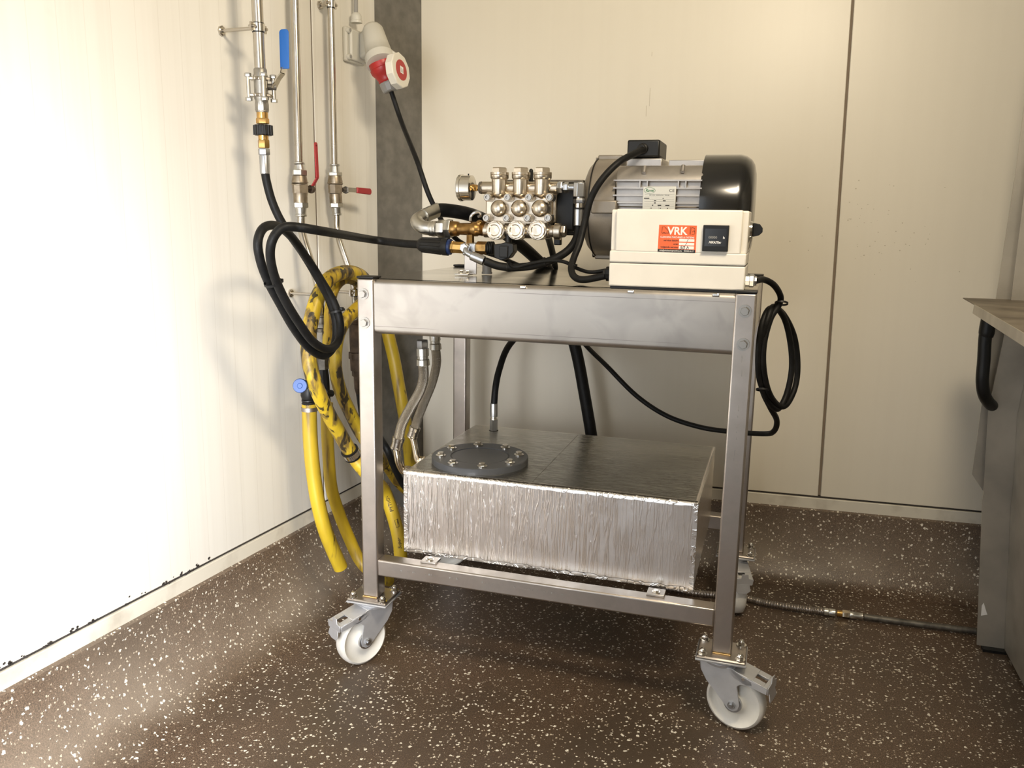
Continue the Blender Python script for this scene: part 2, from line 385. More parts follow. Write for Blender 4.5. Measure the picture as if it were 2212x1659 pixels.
# ------------------------------------------------------------------ trolley
W, D, zt, zb, LG = .8505, .6229, .9137, .163, .04
tro = thing('trolley', (W/2, D/2, 0), 'stainless steel machine trolley on four white-wheeled castors', 'trolley')
def hexbolt(p, d, R, h, m, parent, washer=0, name='bolt', dome=False, rot=0):
    mb = MB(); p = V(p); d = V(d).normalized()
    t = 0
    if washer: mb.cyl(p, p+d*.0022, washer, n=20); t = .0022
    mb.hexa(p+d*t, p+d*(t+h), R, rot)
    if dome: mb.sphere(p+d*(t+h*.9), R*.85, d, 12, .9, True)
    return mb.build(name, m, parent)
corners = [(0, 0), (W-LG, 0), (0, D-LG), (W-LG, D-LG)]
for i, (x, y) in enumerate(corners):
    leg = MB().bx(x, x+LG, y, y+LG, zb, zt).build('leg', STEELD, tro, bev=.004, seg=3)
    MB().bx(x-.0005, x+LG+.0005, y-.0005, y+LG+.0005, zt, zt+.005).build('leg_cap', BLACK, leg, bev=.0015)
    cx, cy = x+LG/2, y+LG/2
    MB().box((cx, cy, zb-.003), (.10, .085, .006)).build('mounting_plate', STEELD, leg, bev=.006, seg=2)
    for sx in (-1, 1):
        for sy in (-1, 1): hexbolt((cx+sx*.038, cy+sy*.032, zb), (0, 0, 1), .0075, .007, SHINY, leg, .0105, dome=True)
    if y == 0: MB().tube([(x+.002, -.001, zb+.001), (x+LG-.002, -.001, zb+.001)], .0018, 6).build('weld', WELD, leg)
for q in ((785, 635), (788, 697), (1609, 672), (1605, 744)):
    hexbolt(aY(*q, 0), (0, -1, 0), .0085, .006, BOLT, tro, .0125, rot=.3)
# tabletop sheet with rolled front apron
R = .011; za = .792
tz = zt-.0015
MB().bx(.004, W-.004, LG*.6, D-.006, tz-.003, tz).bx(LG-.002, W-LG+.002, .004+R, LG, tz-.003, tz).build('tabletop', TOPST, tro)
def apron(p0, ext, nrm, mname, mt):
    """folded sheet: top bend, flat face, bottom bend; nrm points outwards, ext along its length"""
    prof = []
    for i in range(6):
        q = PI/2*i/5; prof.append((-R+R*math.sin(q), tz-R+R*math.cos(q)))
    for i in range(6):
        q = PI/2*i/5; prof.append((-R+R*math.cos(q), za+R-R*math.sin(q)))
    prof += [(-.03, za)]
    inner = [(a-.003 if i else a, z) for i, (a, z) in enumerate(prof)]
    out = [V(p0)+nrm*a+V((0, 0, z)) for a, z in prof]
    inn = []
    for i, (a, z) in enumerate(prof):
        if i < 6: q = PI/2*i/5; inn.append((-R+(R-.002)*math.sin(q), tz-R+(R-.002)*math.cos(q)))
        elif i < 12: q = PI/2*(i-6)/5; inn.append((-R+(R-.002)*math.cos(q), za+R-(R-.002)*math.sin(q)))
        else: inn.append((-.03, za+.002))
    inn = [V(p0)+nrm*a+V((0, 0, z)) for a, z in inn]
    mb = MB(); n = len(out); e = V(ext)
    vs = out+inn+[p+e for p in out]+[p+e for p in inn]; fs = []
    for i in range(n-1):
        fs += [(i, i+1, 2*n+i+1, 2*n+i), (n+i+1, n+i, 3*n+i, 3*n+i+1), (i+1, i, n+i, n+i+1), (2*n+i, 2*n+i+1, 3*n+i+1, 3*n+i)]
    fs += [(0, 2*n, 3*n, n), (n-1, 2*n-1, 4*n-1, 3*n-1)]
    mb.add(vs, fs); return mb.build(mname, mt, tro, smooth=40)
def apronmat():
    m = mat('smudged_stainless', (.43, .40, .365), .42, 1); nt, N, Lk, b = nodes(m)
    tc = N.new('ShaderNodeTexCoord'); sp = N.new('ShaderNodeSeparateXYZ'); Lk.new(tc.outputs['Object'], sp.inputs[0])
    no = N.new('ShaderNodeTexNoise'); no.inputs['Scale'].default_value = 11; no.inputs['Detail'].default_value = 3; no.inputs['Distortion'].default_value = .6; Lk.new(tc.outputs['Object'], no.inputs['Vector'])
    r = N.new('ShaderNodeMapRange'); r.inputs['From Min'].default_value = .52; r.inputs['From Max'].default_value = .72; r.inputs['To Max'].default_value = .55; Lk.new(no.outputs['Fac'], r.inputs['Value'])
    mx = N.new('ShaderNodeMix'); mx.data_type = 'RGBA'; mx.inputs['A'].default_value = (.43, .40, .365, 1); mx.inputs['B'].default_value = (.29, .268, .245, 1)
    Lk.new(r.outputs[0], mx.inputs['Factor'])
    cur = mx.outputs['Result']
    # pen marks of the sheet-metal worker near both folds, broken here and there
    for zl in (tz-.0165, za+.0175):
        s = N.new('ShaderNodeMath'); s.operation = 'SUBTRACT'; s.inputs[1].default_value = zl; Lk.new(sp.outputs[2], s.inputs[0])
        a = N.new('ShaderNodeMath'); a.operation = 'ABSOLUTE'; Lk.new(s.outputs[0], a.inputs[0])
        l = N.new('ShaderNodeMath'); l.operation = 'LESS_THAN'; l.inputs[1].default_value = .0006; Lk.new(a.outputs[0], l.inputs[0])
        n2 = N.new('ShaderNodeTexNoise'); n2.inputs['Scale'].default_value = 5; Lk.new(tc.outputs['Object'], n2.inputs['Vector'])
        g = N.new('ShaderNodeMapRange'); g.inputs['From Min'].default_value = .4; g.inputs['From Max'].default_value = .55; g.inputs['To Max'].default_value = .6; Lk.new(n2.outputs['Fac'], g.inputs['Value'])
        mu = N.new('ShaderNodeMath'); mu.operation = 'MULTIPLY'; Lk.new(l.outputs[0], mu.inputs[0]); Lk.new(g.outputs[0], mu.inputs[1])
        m2 = N.new('ShaderNodeMix'); m2.data_type = 'RGBA'; m2.inputs['B'].default_value = (.12, .11, .11, 1); Lk.new(cur, m2.inputs['A']); Lk.new(mu.outputs[0], m2.inputs['Factor']); cur = m2.outputs['Result']
    Lk.new(cur, b.inputs['Base Color'])
    r3 = N.new('ShaderNodeMapRange'); r3.inputs['To Min'].default_value = .46; r3.inputs['To Max'].default_value = .38; Lk.new(no.outputs['Fac'], r3.inputs['Value']); Lk.new(r3.outputs[0], b.inputs['Roughness'])
    return m
APRON = apronmat()
# object coordinates of the apron are relative to the trolley base (z from the floor)
apron((LG, .004, 0), (W-2*LG, 0, 0), V((0, -1, 0)), 'front_apron', APRON)
apron((LG, D-.004, 0), (W-2*LG, 0, 0), V((0, 1, 0)), 'rear_apron', STEEL)
apron((.004, LG, 0), (0, D-2*LG, 0), V((-1, 0, 0)), 'side_apron', STEEL)
apron((W-.004, LG, 0), (0, D-2*LG, 0), V((1, 0, 0)), 'side_apron', STEEL)
for q in ((1130, 617), (1363, 625.5), (1547, 632)):
    P = aY(*q, .004); MB().box((P.x, .006, tz-.0035), (.014, .007, .006)).build('weld_tab', SHINY, tro, bev=.0015)
zr = .2593
for y in (0, D-LG): MB().bx(LG-.001, W-LG+.001, y+.0008, y+LG-.0008, zr-LG, zr).build('rail', STEELD, tro, bev=.004, seg=3)
# stencilled mill marking, worn to a few strokes on front rail and right leg
def stroke(mb, p, u, v, a, h):
    p = V(p); mb.prism([p, p+u*a, p+u*a*.9+v*h, p+v*h*1.05], u.cross(v)*.0004)

# castors ------------------------------------------------------------
def caster(cx, cy, ang):
    """local +x is the trail direction, y the axle"""
    ca, sa = math.cos(ang), math.sin(ang); c = V((cx, cy, 0))
    X = V((ca, sa, 0)); Y = V((-sa, ca, 0)); Z = V((0, 0, 1))
    L = lambda x, y, z: c+X*x+Y*y+Z*z
    mb = MB()
    mb.box((cx, cy, zb-.0085), (.103, .088, .004))
    mb.lathe((cx, cy, .138), (0, 0, 1), [(0, .034), (.008, .037), (.0155, .03)], 28)
    side = [(-.036, .141), (.036, .141), (.075, .126), (.078, .118), (.052, .112), (.046, .106), (.054, .066), (.051, .054), (.042, .048), (.031, .049), (.024, .056), (-.020, .098), (-.033, .118)]
    for s in (-1, 1): mb.prism([L(x, s*.0235, z) for x, z in side], Y*(s*.003))
    mb.prism([L(-.036, -.026, .142), L(.036, -.026, .142), L(.036, .026, .142), L(-.036, .026, .142)], Z*-.003)
    # curved front of the fork
    pr = [(-.036, .142), (-.033, .118), (-.020, .098)]
    k = 9; vs = []; fs = []
    for (x, z) in pr:
        for i in range(k):
            q = -1+2*i/(k-1); vs.append(L(x-.010*(1-q*q)*(1 if z > .1 else .5), q*.0262, z))
    for a in range(2):
        for i in range(k-1): fs.append((a*k+i, a*k+i+1, (a+1)*k+i+1, (a+1)*k+i))
    mb.add(vs, fs)
    f = mb.build('caster', CZINC, tro, bev=.0008, seg=1)
    hub = L(.038, 0, .0628); Rw = .0625
    prof = [(-.0175, .001), (-.0175, .02), (-.014, .022), (-.0095, .030), (-.0095, .046), (-.0135, .051), (-.0165, .0555), (-.0135, .0605), (-.007, .0623), (0, .0628), (.007, .0623), (.0135, .0605), (.0165, .0555), (.0135, .051), (.0095, .046), (.0095, .03), (.014, .022), (.0175, .02), (.0175, .001)]
    MB().lathe(hub, Y, prof, 48).build('wheel', NYLON, f, smooth=50)
    for s in (-1, 1):
        mb = MB(); p = hub+Y*s*.0265; mb.cyl(hub+Y*s*.018, hub+Y*s*.0232, .019, n=24); mb.cyl(hub+Y*s*.02, p, .006, n=12); mb.hexa(p, p+Y*s*.006, .0085, .2); mb.cyl(p+Y*s*.006, p+Y*s*.009, .0045, n=12)
        mb.build('axle_bolt', ZINC, f)
    # brake pedal: sloping channel with a slot, an up-turned end and a tongue over the tread
    mb = MB(); A0, A1 = (.030, .139), (.108, .121)
    def pl(u, y): return L(A0[0]+(A1[0]-A0[0])*u, y, A0[1]+(A1[1]-A0[1])*u)
    def quad(u0, u1, y0, y1): mb.prism([pl(u0, y0), pl(u1, y0), pl(u1, y1), pl(u0, y1)], Z*.0022)
    hw = .0265
    quad(0, .60, -hw, hw); quad(.60, .90, -hw, -.009); quad(.60, .90, .009, hw); quad(.90, 1, -hw, hw)
    for s in (-1, 1): mb.prism([pl(0, s*hw), pl(1, s*hw), pl(1, s*hw)-Z*.012, pl(.35, s*hw)-Z*.016, pl(0, s*hw)-Z*.012], Y*(s*-.002))
    mb.build('brake_pedal', CZINC, f, bev=.0006, seg=1)
    mb = MB()
    mb.prism([L(.109, -.024, .108), L(.109, .024, .108), L(.109, .027, .124), L(.109, .014, .126), L(.109, .012, .138), L(.109, -.004, .138), L(.109, -.006, .126), L(.109, -.027, .124)], X*.002)
    mb.build('brake_end', CZINC, f, bev=.0005, seg=1)
    mb = MB()
    mb.prism([L(.109, -.017, .110), L(.109, .017, .110), L(.113, .020, .094), L(.110, .010, .084), L(.110, -.010, .084), L(.113, -.020, .094)], X*.002)
    mb.build('brake_tongue', CZINC, f, bev=.0005, seg=1)
    mb = MB(); mb.tube([L(.058, -.0275, .127), L(.058, .0275, .127)], .0035, 10); mb.build('rivet', SHINY, f)
    return f
caster(.02, .02, math.radians(-120))
caster(W-.02, .02, math.radians(-18))
caster(.02, D-.02, math.radians(200))
caster(W-.02, D-.02, math.radians(-76))

# ------------------------------------------------------------------ foil wrapped tank
def foil(name, stretch, scale, strength, col=(.86, .845, .82), rough=.2, fade=False):
    m = mat(name, col, rough, 1); nt, N, Lk, b = nodes(m)
    tc = N.new('ShaderNodeTexCoord'); mp = N.new('ShaderNodeMapping'); mp.inputs['Scale'].default_value = stretch; Lk.new(tc.outputs['Object'], mp.inputs[0])
    no = N.new('ShaderNodeTexNoise'); no.inputs['Scale'].default_value = scale; no.inputs['Detail'].default_value = 3; no.inputs['Distortion'].default_value = .7; Lk.new(mp.outputs[0], no.inputs['Vector'])
    # ridged noise gives creases
    s = N.new('ShaderNodeMath'); s.operation = 'SUBTRACT'; s.inputs[1].default_value = .5; Lk.new(no.outputs['Fac'], s.inputs[0])
    a = N.new('ShaderNodeMath'); a.operation = 'ABSOLUTE'; Lk.new(s.outputs[0], a.inputs[0])
    r = N.new('ShaderNodeMapRange'); r.inputs['From Max'].default_value = .07; r.inputs['To Min'].default_value = 1; r.inputs['To Max'].default_value = 0; Lk.new(a.outputs[0], r.inputs['Value'])
    n2 = N.new('ShaderNodeTexNoise'); n2.inputs['Scale'].default_value = 26; n2.inputs['Detail'].default_value = 3; Lk.new(tc.outputs['Object'], n2.inputs['Vector'])
    n3 = N.new('ShaderNodeMath'); n3.operation = 'MULTIPLY_ADD'; n3.inputs[1].default_value = .8; Lk.new(n2.outputs['Fac'], n3.inputs[0]); Lk.new(r.outputs[0], n3.inputs[2])
    bp = N.new('ShaderNodeBump'); bp.inputs['Strength'].default_value = strength; bp.inputs['Distance'].default_value = .0016
    if fade:       # the creases die out towards the right end of the sheet
        sp = N.new('ShaderNodeSeparateXYZ'); Lk.new(tc.outputs['Object'], sp.inputs[0])
        fr = N.new('ShaderNodeMapRange'); fr.inputs['From Min'].default_value = -.20; fr.inputs['From Max'].default_value = .30; fr.inputs['To Min'].default_value = strength; fr.inputs['To Max'].default_value = strength*.22
        Lk.new(sp.outputs[0], fr.inputs['Value']); Lk.new(fr.outputs[0], bp.inputs['Strength'])
    Lk.new(n3.outputs[0], bp.inputs['Height']); Lk.new(bp.outputs[0], b.inputs['Normal'])
    return m
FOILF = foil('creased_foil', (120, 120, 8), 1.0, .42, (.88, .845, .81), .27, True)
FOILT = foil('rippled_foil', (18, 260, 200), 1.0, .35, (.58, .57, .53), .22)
FOILE = foil('foil_tape', (26, 26, 26), 1.5, .28, (.88, .86, .83), .22)
tx0, tx1, ty0, ty1, tz0, tz1 = .0808, .7593, .0643, .5535, .2619, .4634
tank = thing('buffer_tank', ((tx0+tx1)/2, (ty0+ty1)/2, tz0), 'low rectangular tank wrapped in silver foil, on the lower rails of the trolley', 'tank')
def wob(mb, amp):
    for p in mb.v: p += V((random.uniform(-amp, amp), random.uniform(-amp, amp), random.uniform(-amp, amp)*.7))
    return mb
def grid_box(x0, x1, y0, y1, z0, z1, nx, ny, nz):
    mb = MB(); idx = {}
    def vid(i, j, k):
        if (i, j, k) not in idx:
            idx[(i, j, k)] = len(mb.v); mb.v.append(V((x0+(x1-x0)*i/nx, y0+(y1-y0)*j/ny, z0+(z1-z0)*k/nz)))
        return idx[(i, j, k)]
    for i in range(nx):
        for j in range(ny):
            mb.f.append([vid(i, j, 0), vid(i, j+1, 0), vid(i+1, j+1, 0), vid(i+1, j, 0)]); mb.f.append([vid(i, j, nz), vid(i+1, j, nz), vid(i+1, j+1, nz), vid(i, j+1, nz)])
    for i in range(nx):
        for k in range(nz):
            mb.f.append([vid(i, 0, k), vid(i+1, 0, k), vid(i+1, 0, k+1), vid(i, 0, k+1)]); mb.f.append([vid(i, ny, k), vid(i, ny, k+1), vid(i+1, ny, k+1), vid(i+1, ny, k)])
    for j in range(ny):
        for k in range(nz):
            mb.f.append([vid(0, j, k), vid(0, j, k+1), vid(0, j+1, k+1), vid(0, j+1, k)]); mb.f.append([vid(nx, j, k), vid(nx, j+1, k), vid(nx, j+1, k+1), vid(nx, j, k+1)])
    return mb
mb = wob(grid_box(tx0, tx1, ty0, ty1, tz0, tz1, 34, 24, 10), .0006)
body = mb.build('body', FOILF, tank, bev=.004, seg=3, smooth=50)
# top sheets and taped edges
x_s = aZ(1205, 985, tz1).x
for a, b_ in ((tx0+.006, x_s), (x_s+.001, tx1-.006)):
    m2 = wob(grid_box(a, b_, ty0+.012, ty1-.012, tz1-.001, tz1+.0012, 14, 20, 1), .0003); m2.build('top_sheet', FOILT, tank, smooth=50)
def tape(pts, nx):
    pass
mb = MB(); n = 60
vs = []; fs = []
for i in range(n+1):
    x = tx0+(tx1-tx0)*i/n; j = lambda s: random.uniform(-s, s)
    vs += [(x, ty0+.014+j(.0015), tz1+.0016), (x, ty0+.003, tz1+.0020+j(.0004)), (x, ty0-.0012+j(.0003), tz1-.003), (x, ty0-.0014, tz1-.009+j(.0015))]
for i in range(n):
    for k in range(3): fs.append((4*i+k, 4*i+k+1, 4*i+k+5, 4*i+k+4))
mb.add(vs, fs).build('foil_tape', FOILE, tank, smooth=60)
mb = MB(); vs = []; fs = []
for i in range(n+1):
    x = tx0+(tx1-tx0)*i/n
    vs += [(x, ty0-.0013, tz0+.008+random.uniform(-.003, .003)), (x, ty0-.0016+random.uniform(-.0002, .0002), tz0+.001), (x, ty0+.006, tz0-.002+random.uniform(-.0012, .0006))]
for i in range(n):
    for k in range(2): fs.append((3*i+k, 3*i+k+1, 3*i+k+4, 3*i+k+3))
mb.add(vs, fs).build('foil_tape', FOILE, tank, smooth=60)
for x in (tx0, tx1):
    s = -1 if x == tx0 else 1; mb = MB(); vs = []; fs = []
    for i in range(21):
        z = tz0+(tz1-tz0)*i/20; vs += [(x-s*.009+random.uniform(-.001, .001), ty0-.0013, z), (x+s*.001+random.uniform(-.0003, .0003), ty0-.0015, z), (x+s*.0015, ty0+.015, z)]
    for i in range(20):
        for k in range(2): fs.append((3*i+k, 3*i+k+1, 3*i+k+4, 3*i+k+3))
    mb.add(vs, fs).build('foil_tape', FOILE, tank, smooth=60)
    if s == 1:
        mb = MB(); mb.bx(tx1-.001, tx1+.0016, ty0+.004, ty1-.004, tz1-.012, tz1-.001); mb.build('foil_tape', FOILE, tank)
# grey flange with blind cover and eight bolts
fc = aZ(1037, 987, tz1+.012); fc.z = tz1
Rf = 104/ppm(fc)
fl = MB().lathe(fc, (0, 0, 1), [(0, Rf*.98), (.001, Rf), (.0145, Rf), (.016, Rf*.985), (.016, Rf*.615), (.0135, Rf*.60), (.0135, .001)], 64).build('flange', PVC, tank)
MB().lathe(fc+V((0, 0, .0135)), (0, 0, 1), [(0, Rf*.595), (.0015, Rf*.58), (.002, .001)], 48).build('cover', PVC, fl)
for i in range(8):
    q = 2*PI*(i+.08)/8+.33; hexbolt(fc+V((math.cos(q)*Rf*.81, math.sin(q)*Rf*.81, .016)), (0, 0, 1), .0078, .007, SHINY, fl, .0125)
for q in ((929, 1211), (1417, 1281)):
    P = aZ(*q, zr+.003); t = MB().box((P.x, P.y+.004, zr+.0025), (.038, .034, .005)).build('foot_tab', STEEL, tank, bev=.001)
    hexbolt((P.x, P.y, zr+.005), (0, 0, 1), .0065, .003, SHINY, t, .009)
for x in (tx0+.06, tx1-.09): MB().bx(x-.02, x+.02, ty0+.02, D-.01, zr, tz0-.0005).build('support_strip', STEELD, tank)
# ------------------------------------------------------------------ lettering helper
def text_poly(s, size, bold=0.0, shear=0.0, align='CENTER'):
    cu = bpy.data.curves.new('lettering', 'FONT'); cu.body = s; cu.size = size; cu.offset = bold*size; cu.shear = shear
    cu.align_x = align; cu.resolution_u = 3
    o = bpy.data.objects.new('lettering', cu); C.objects.link(o)
    dg = bpy.context.evaluated_depsgraph_get(); e = o.evaluated_get(dg); me = e.to_mesh()
    vs = [v.co.copy() for v in me.vertices]; fs = [list(p.vertices) for p in me.polygons]
    e.to_mesh_clear(); bpy.data.objects.remove(o); bpy.data.curves.remove(cu)
    return vs, fs
def letters(s, P, U, Vv, size, m, parent, bold=0, shear=0, align='CENTER', width=None, name='lettering'):
    vs, fs = text_poly(s, size, bold, shear, align)
    k = 1
    if width:
        xs = [v.x for v in vs]; k = width/(max(xs)-min(xs)); 
    return MB().add([V(P)+U*(v.x*k)+Vv*v.y for v in vs], fs).build(name, m, parent, smooth=0)
EX, EY, EZ = V((1, 0, 0)), V((0, 1, 0)), V((0, 0, 1))
def rx(p, s=None): return p
def pipe_run(pts, fn): return [fn(*p) for p in pts]

# ------------------------------------------------------------------ triplex pump
YP = .24                         # plane of the valve columns
pc = aY(1125, 495, YP)
pump = thing('plunger_pump', (pc.x, .30, .914), 'nickel plated three-cylinder pump with hex caps, bolted to the motor', 'pump')
S = 1/ppm(aY(1125, 450, YP))
mb = MB()
a = aY(1052, 432, YP); b = aY(1188, 470, YP)
mb.bx(a.x, b.x, .229, .31, aY(1120, 486, YP).z, aY(1120, 415, YP).z)
mani = mb.build('manifold', NICKEL, pump, bev=.004)
for x in (1079, 1125, 1171.5):
    YV = .231; p = aY(x, 400, YV)
    zt_ = lambda y: aY(x, y, YV).z
    z0 = zt_(430)
    prof = [(zt_(430)-z0, .002), (zt_(427)-z0, 10*S), (zt_(422)-z0, 15.5*S), (zt_(419)-z0, 16.6*S), (zt_(388)-z0, 16.8*S), (zt_(385)-z0, 19.4*S), (zt_(379)-z0, 19.8*S)]
    MB().lathe((p.x, p.y, z0), EZ, prof, 36).build('valve_column', NICKEL, mani, smooth=40)
    cap = MB().lathe((p.x, p.y, zt_(379)), EZ, [(0, 18.6*S), (.001, 19.9*S), (zt_(372.5)-zt_(379), 19.9*S), (zt_(372)-zt_(379), 17*S)], 36)
    cap.lathe((p.x, p.y, zt_(372.5)), EZ, [(0, 17.4*S), (zt_(364)-zt_(372.5), 17.4*S), (zt_(362)-zt_(372.5), 15.4*S)], 6, .25)
    cap.build('valve_cap', NICKEL, pump)
# galleries
a, b = aY(1040, 405.5, .247), aY(1205, 406.5, .247)
mb = MB(); mb.cyl(a, b, 13.4*S, n=28); mb.build('outlet_gallery', NICKEL, mani)
MB().lathe(aY(1041, 405.5, YP), -EX, [(0, 12.6*S), (.001, 13.6*S), (5*S, 12.5*S), (6.5*S, 9*S)], 24).build('port_ring', DIRTYST, mani)
YQ = .225
a, b = aY(1046, 497, YQ), aY(1212, 499, YQ)
mb = MB(); mb.lathe(a, EX, [(0, 14*S), (.002, 16*S), (148*S, 16*S), (150*S, 12.5*S), (157*S, 12.5*S), (160*S, 17.5*S), (172*S, 17.5*S), (174*S, 15*S)], 28); mb.build('inlet_gallery', NICKEL, mani)
mb = MB(); p = aY(1214, 499, YQ); mb.hexa(p, p+EX*.009, 14*S, .2); mb.build('end_plug', NICKEL, pump)
for x in (1077.5, 1121.6, 1166):
    p = aY(x, 450.2, .215); MB().sphere(p, 18.2*S, (0, -1, 0), 28, .75, True).cyl(p+EY*.03, p, 18.2*S, n=28).build('cylinder_dome', NICKEL, mani, smooth=60)
for y, xs in ((426.3, (1053.5, 1097, 1142.8, 1187)), (470.8, (1051, 1094.7, 1140, 1184))):
    for x in xs:
        p = aY(x, y, .206)
        MB().lathe(p+EY*.022, -EY, [(0, 9*S), (.0225, 8.8*S), (.024, 7.6*S)], 20).build('boss', NICKEL, mani)
        MB().lathe(p, -EY, [(-.002, 6.9*S), (.006, 6.9*S), (.0068, 6.3*S), (.0068, 3.6*S), (.0025, 3.4*S), (.0025, .0003)], 18).build('socket_bolt', BOLT, pump)
for x in (1069.5, 1114.5, 1160.8):
    p = aY(x, 497.4, .195)
    MB().lathe(p+EY*.035, -EY, [(0, 20.4*S), (.034, 20.6*S), (.0355, 19.6*S)], 36).build('plug_boss', NICKEL, mani)
    mb = MB(); mb.lathe(p, -EY, [(-.001, 20*S), (.0035, 20*S), (.0045, 18.5*S)], 6, .32)
    mb.lathe(p-EY*.0065, -EY, [(-.004, 17*S), (-.001, 17*S), (0, 16.4*S), (.0003, 12.4*S), (-.0013, 10.5*S), (-.0013, 4*S), (-.0008, .0004)], 32)
    mb.build('hex_plug', NICKEL, pump)
# crankcase behind the head
a, b = aY(1066, 392, .33), aY(1262, 498, .33)
mb = MB(); mb.bx(a.x, b.x, .315, .44, b.z-.012, a.z-.006)
mb.bx(aY(1200, 392, .30).x, aY(1250, 392, .30).x, .272, .32, aY(1225, 500, .3).z, aY(1225, 394, .3).z)
ck = mb.build('crankcase', BLACK, pump, bev=.006)
MB().bx(a.x+.01, b.x-.004, .325, .43, a.z-.0065, a.z+.004).build('crankcase_top', DIRTYST, ck, bev=.003)
MB().bx(aY(1192, 440, .262).x, aY(1202, 440, .262).x, .262, .32, aY(1200, 482, .262).z, aY(1200, 418, .262).z).build('head_flange', NICKEL, mani, bev=.004)
mb = MB()
for z in (430, 446, 461): mb.lathe(aY(1188, z, .25), EX, [(0, 9*S), (10*S, 9.5*S), (11*S, 7*S)], 16)
p = aY(1147, 384, .30); MB().cyl(p-EZ*.01, p+EZ*.016, 4.5*S).sphere(p+EZ*.016, 4.6*S, n=12).build('oil_filler_cap', BLACK, pump)
p = aY(1205, 520, .25); MB().bx(p.x-.008, p.x+.008, .243, .259, p.z-.010, p.z+.03).build('drain_plug', BLACK, pump, bev=.002)
# zinc outlet fittings
mb = MB()
mb.hexa(aY(1205, 404, YP), aY(1215.5, 404, YP), 12.5*S, .2); mb.cyl(aY(1215, 404, YP), aY(1220, 404, YP), 8*S)
mb.build('union_nut', ZINC, pump)
mb = MB(); mb.hexa(aY(1219, 405, YP), aY(1228.5, 405, YP), 11*S, .5); mb.cyl(aY(1228, 405, YP), aY(1241, 405, YP), 7*S, 7.5*S); mb.build('union_nut', ZINC, pump)
a, b = aY(1240, 394.5, YP), aY(1262.5, 425.5, YP); c = (a+b)/2
mb = MB(); q = 11.3*S; mb.prism([(c.x-q, YP-q*.55, b.z), (c.x-q*.2, YP-q, b.z), (c.x+q, YP-q*.6, b.z), (c.x+q, YP+q, b.z), (c.x-q, YP+q, b.z)], (0, 0, a.z-b.z)); mb.build('elbow_block', ZINC, pump, bev=.0012)

# pressure gauge
g0 = aY(1027, 405.7, YP)
gauge = thing('pressure_gauge', g0, 'round steel pressure gauge on a brass stem, left end of the pump', 'gauge')
Rg = 29*S
g = MB().lathe(aY(1021, 405.7, YP), -EX, [(0, .004), (0, Rg*.86), (.001, Rg*.93), (.024, Rg*.93), (.025, Rg*1.0), (.031, Rg*1.0), (.033, Rg*.93)], 40).build('case', SHINY, gauge, smooth=40)
g.data.materials.append(BLACK)
MB().cyl(aY(1021, 405.7, YP)-EX*.033, aY(1021, 405.7, YP)-EX*.034, Rg*.88, n=32).build('dial', PAPER, gauge)
mb = MB(); p = aY(1019, 405.7, YP); mb.cyl(p, p+EX*.006, 7.5*S); mb.hexa(p+EX*.006, p+EX*.014, 7.8*S); mb.cyl(p+EX*.014, aY(1035, 405.7, YP), 5.5*S); mb.build('stem', BRASS, gauge)
p = aY(1012, 378, YP); MB().cyl((p.x, p.y, p.z-.003), (p.x, p.y, p.z+.003), .0018, n=8).build('vent_plug', BLACK, gauge)

# ------------------------------------------------------------------ suction inlet: brass tee, zinc nuts, elbow and thick hose
YI = .225
inl = thing('suction_elbow', aY(960, 494, YI), 'zinc elbow with brass tee feeding the lower left of the pump', 'pipe fitting')
cx = lambda x, y=494: aY(x, y, YI)
S2 = 1/ppm(cx(980))
mb = MB(); mb.lathe(cx(976), EX, [(0, 17*S2), (3*S2, 17*S2), (15*S2, 16*S2), (17*S2, 13.2*S2), (44*S2, 14*S2), (46*S2, 16*S2), (58*S2, 16*S2), (60*S2, 14*S2), (76*S2, 14*S2)], 10)
mb.sphere(cx(1036, 484), 9*S2)
tee = mb.build('brass_tee', OLDBRASS, inl, smooth=50)
mb = MB()
for i in range(5): mb.lathe(cx(1040+i*2), EX, [(0, 14.5*S2), (.001, 15.6*S2), (.002, 14.5*S2)], 20)
o = mb.build('thread', OLDBRASS, tee); o['kind'] = 'stuff'
MB().hexa(cx(963.5), cx(976), 22*S2, .1).build('hex_nut', GALV, inl)
MB().hexa(cx(946), cx(962.5), 19.2*S2, .4).build('hex_nut', GALV, inl)
MB().lathe(cx(929), EX, [(0, 16*S2), (4*S2, 16*S2), (5*S2, 15*S2), (6*S2, 17*S2), (11*S2, 17*S2), (12*S2, 16*S2), (17*S2, 16.5*S2)], 28).build('collar', GALV, inl)
e0 = cx(930, 494); e1 = cx(912, 490); e2 = aY(901, 479, YI+.012); e3 = aY(909, 470, YI+.03); e4 = aY(931, 459, YI+.062); e5 = aY(948, 451, YI+.085)
MB().tube([e0, e1, e2, e3, e4], 15*S2, 20).build('elbow_tube', GALV, inl, smooth=60)
MB().cyl(aY(915, 467, YI+.036), aY(947, 453, YI+.085), 15.5*S2, 15.8*S2, n=28).build('hose_ferrule', GALV, inl)
p = aY(1016, 478, YI-.005)
MB().tube([p, aY(1017, 468, YI), aY(1024, 460, YI), aY(1035, 458, YI+.005), aY(1038, 466, YI+.01), aY(1033, 468, YI+.012)], 3.2*S2, 10).build('bent_tube', ZINC, inl)
sh = MB().tube([aY(945, 454, YI+.08), aY(970, 455, YI+.10), aY(1010, 462, YI+.13), aY(1045, 475, .42), aY(1085, 500, .50), aY(1130, 534, .58), aY(1165, 566, .645), aY(1188, 592, .668), aY(1215, 660, .672), aY(1245, 760, .67), aY(1264, 860, .668), aY(1278, 945, .664), aY(1283, 1000, .66), aY(1283, 1060, .652)], 15.5*S2, 20, 8).build('suction_hose', RUBBER, loc=aY(1140, 540, .6), smooth=60)
tag(sh, 'thick black rubber hose arching behind the pump and dropping behind the trolley', 'hose')

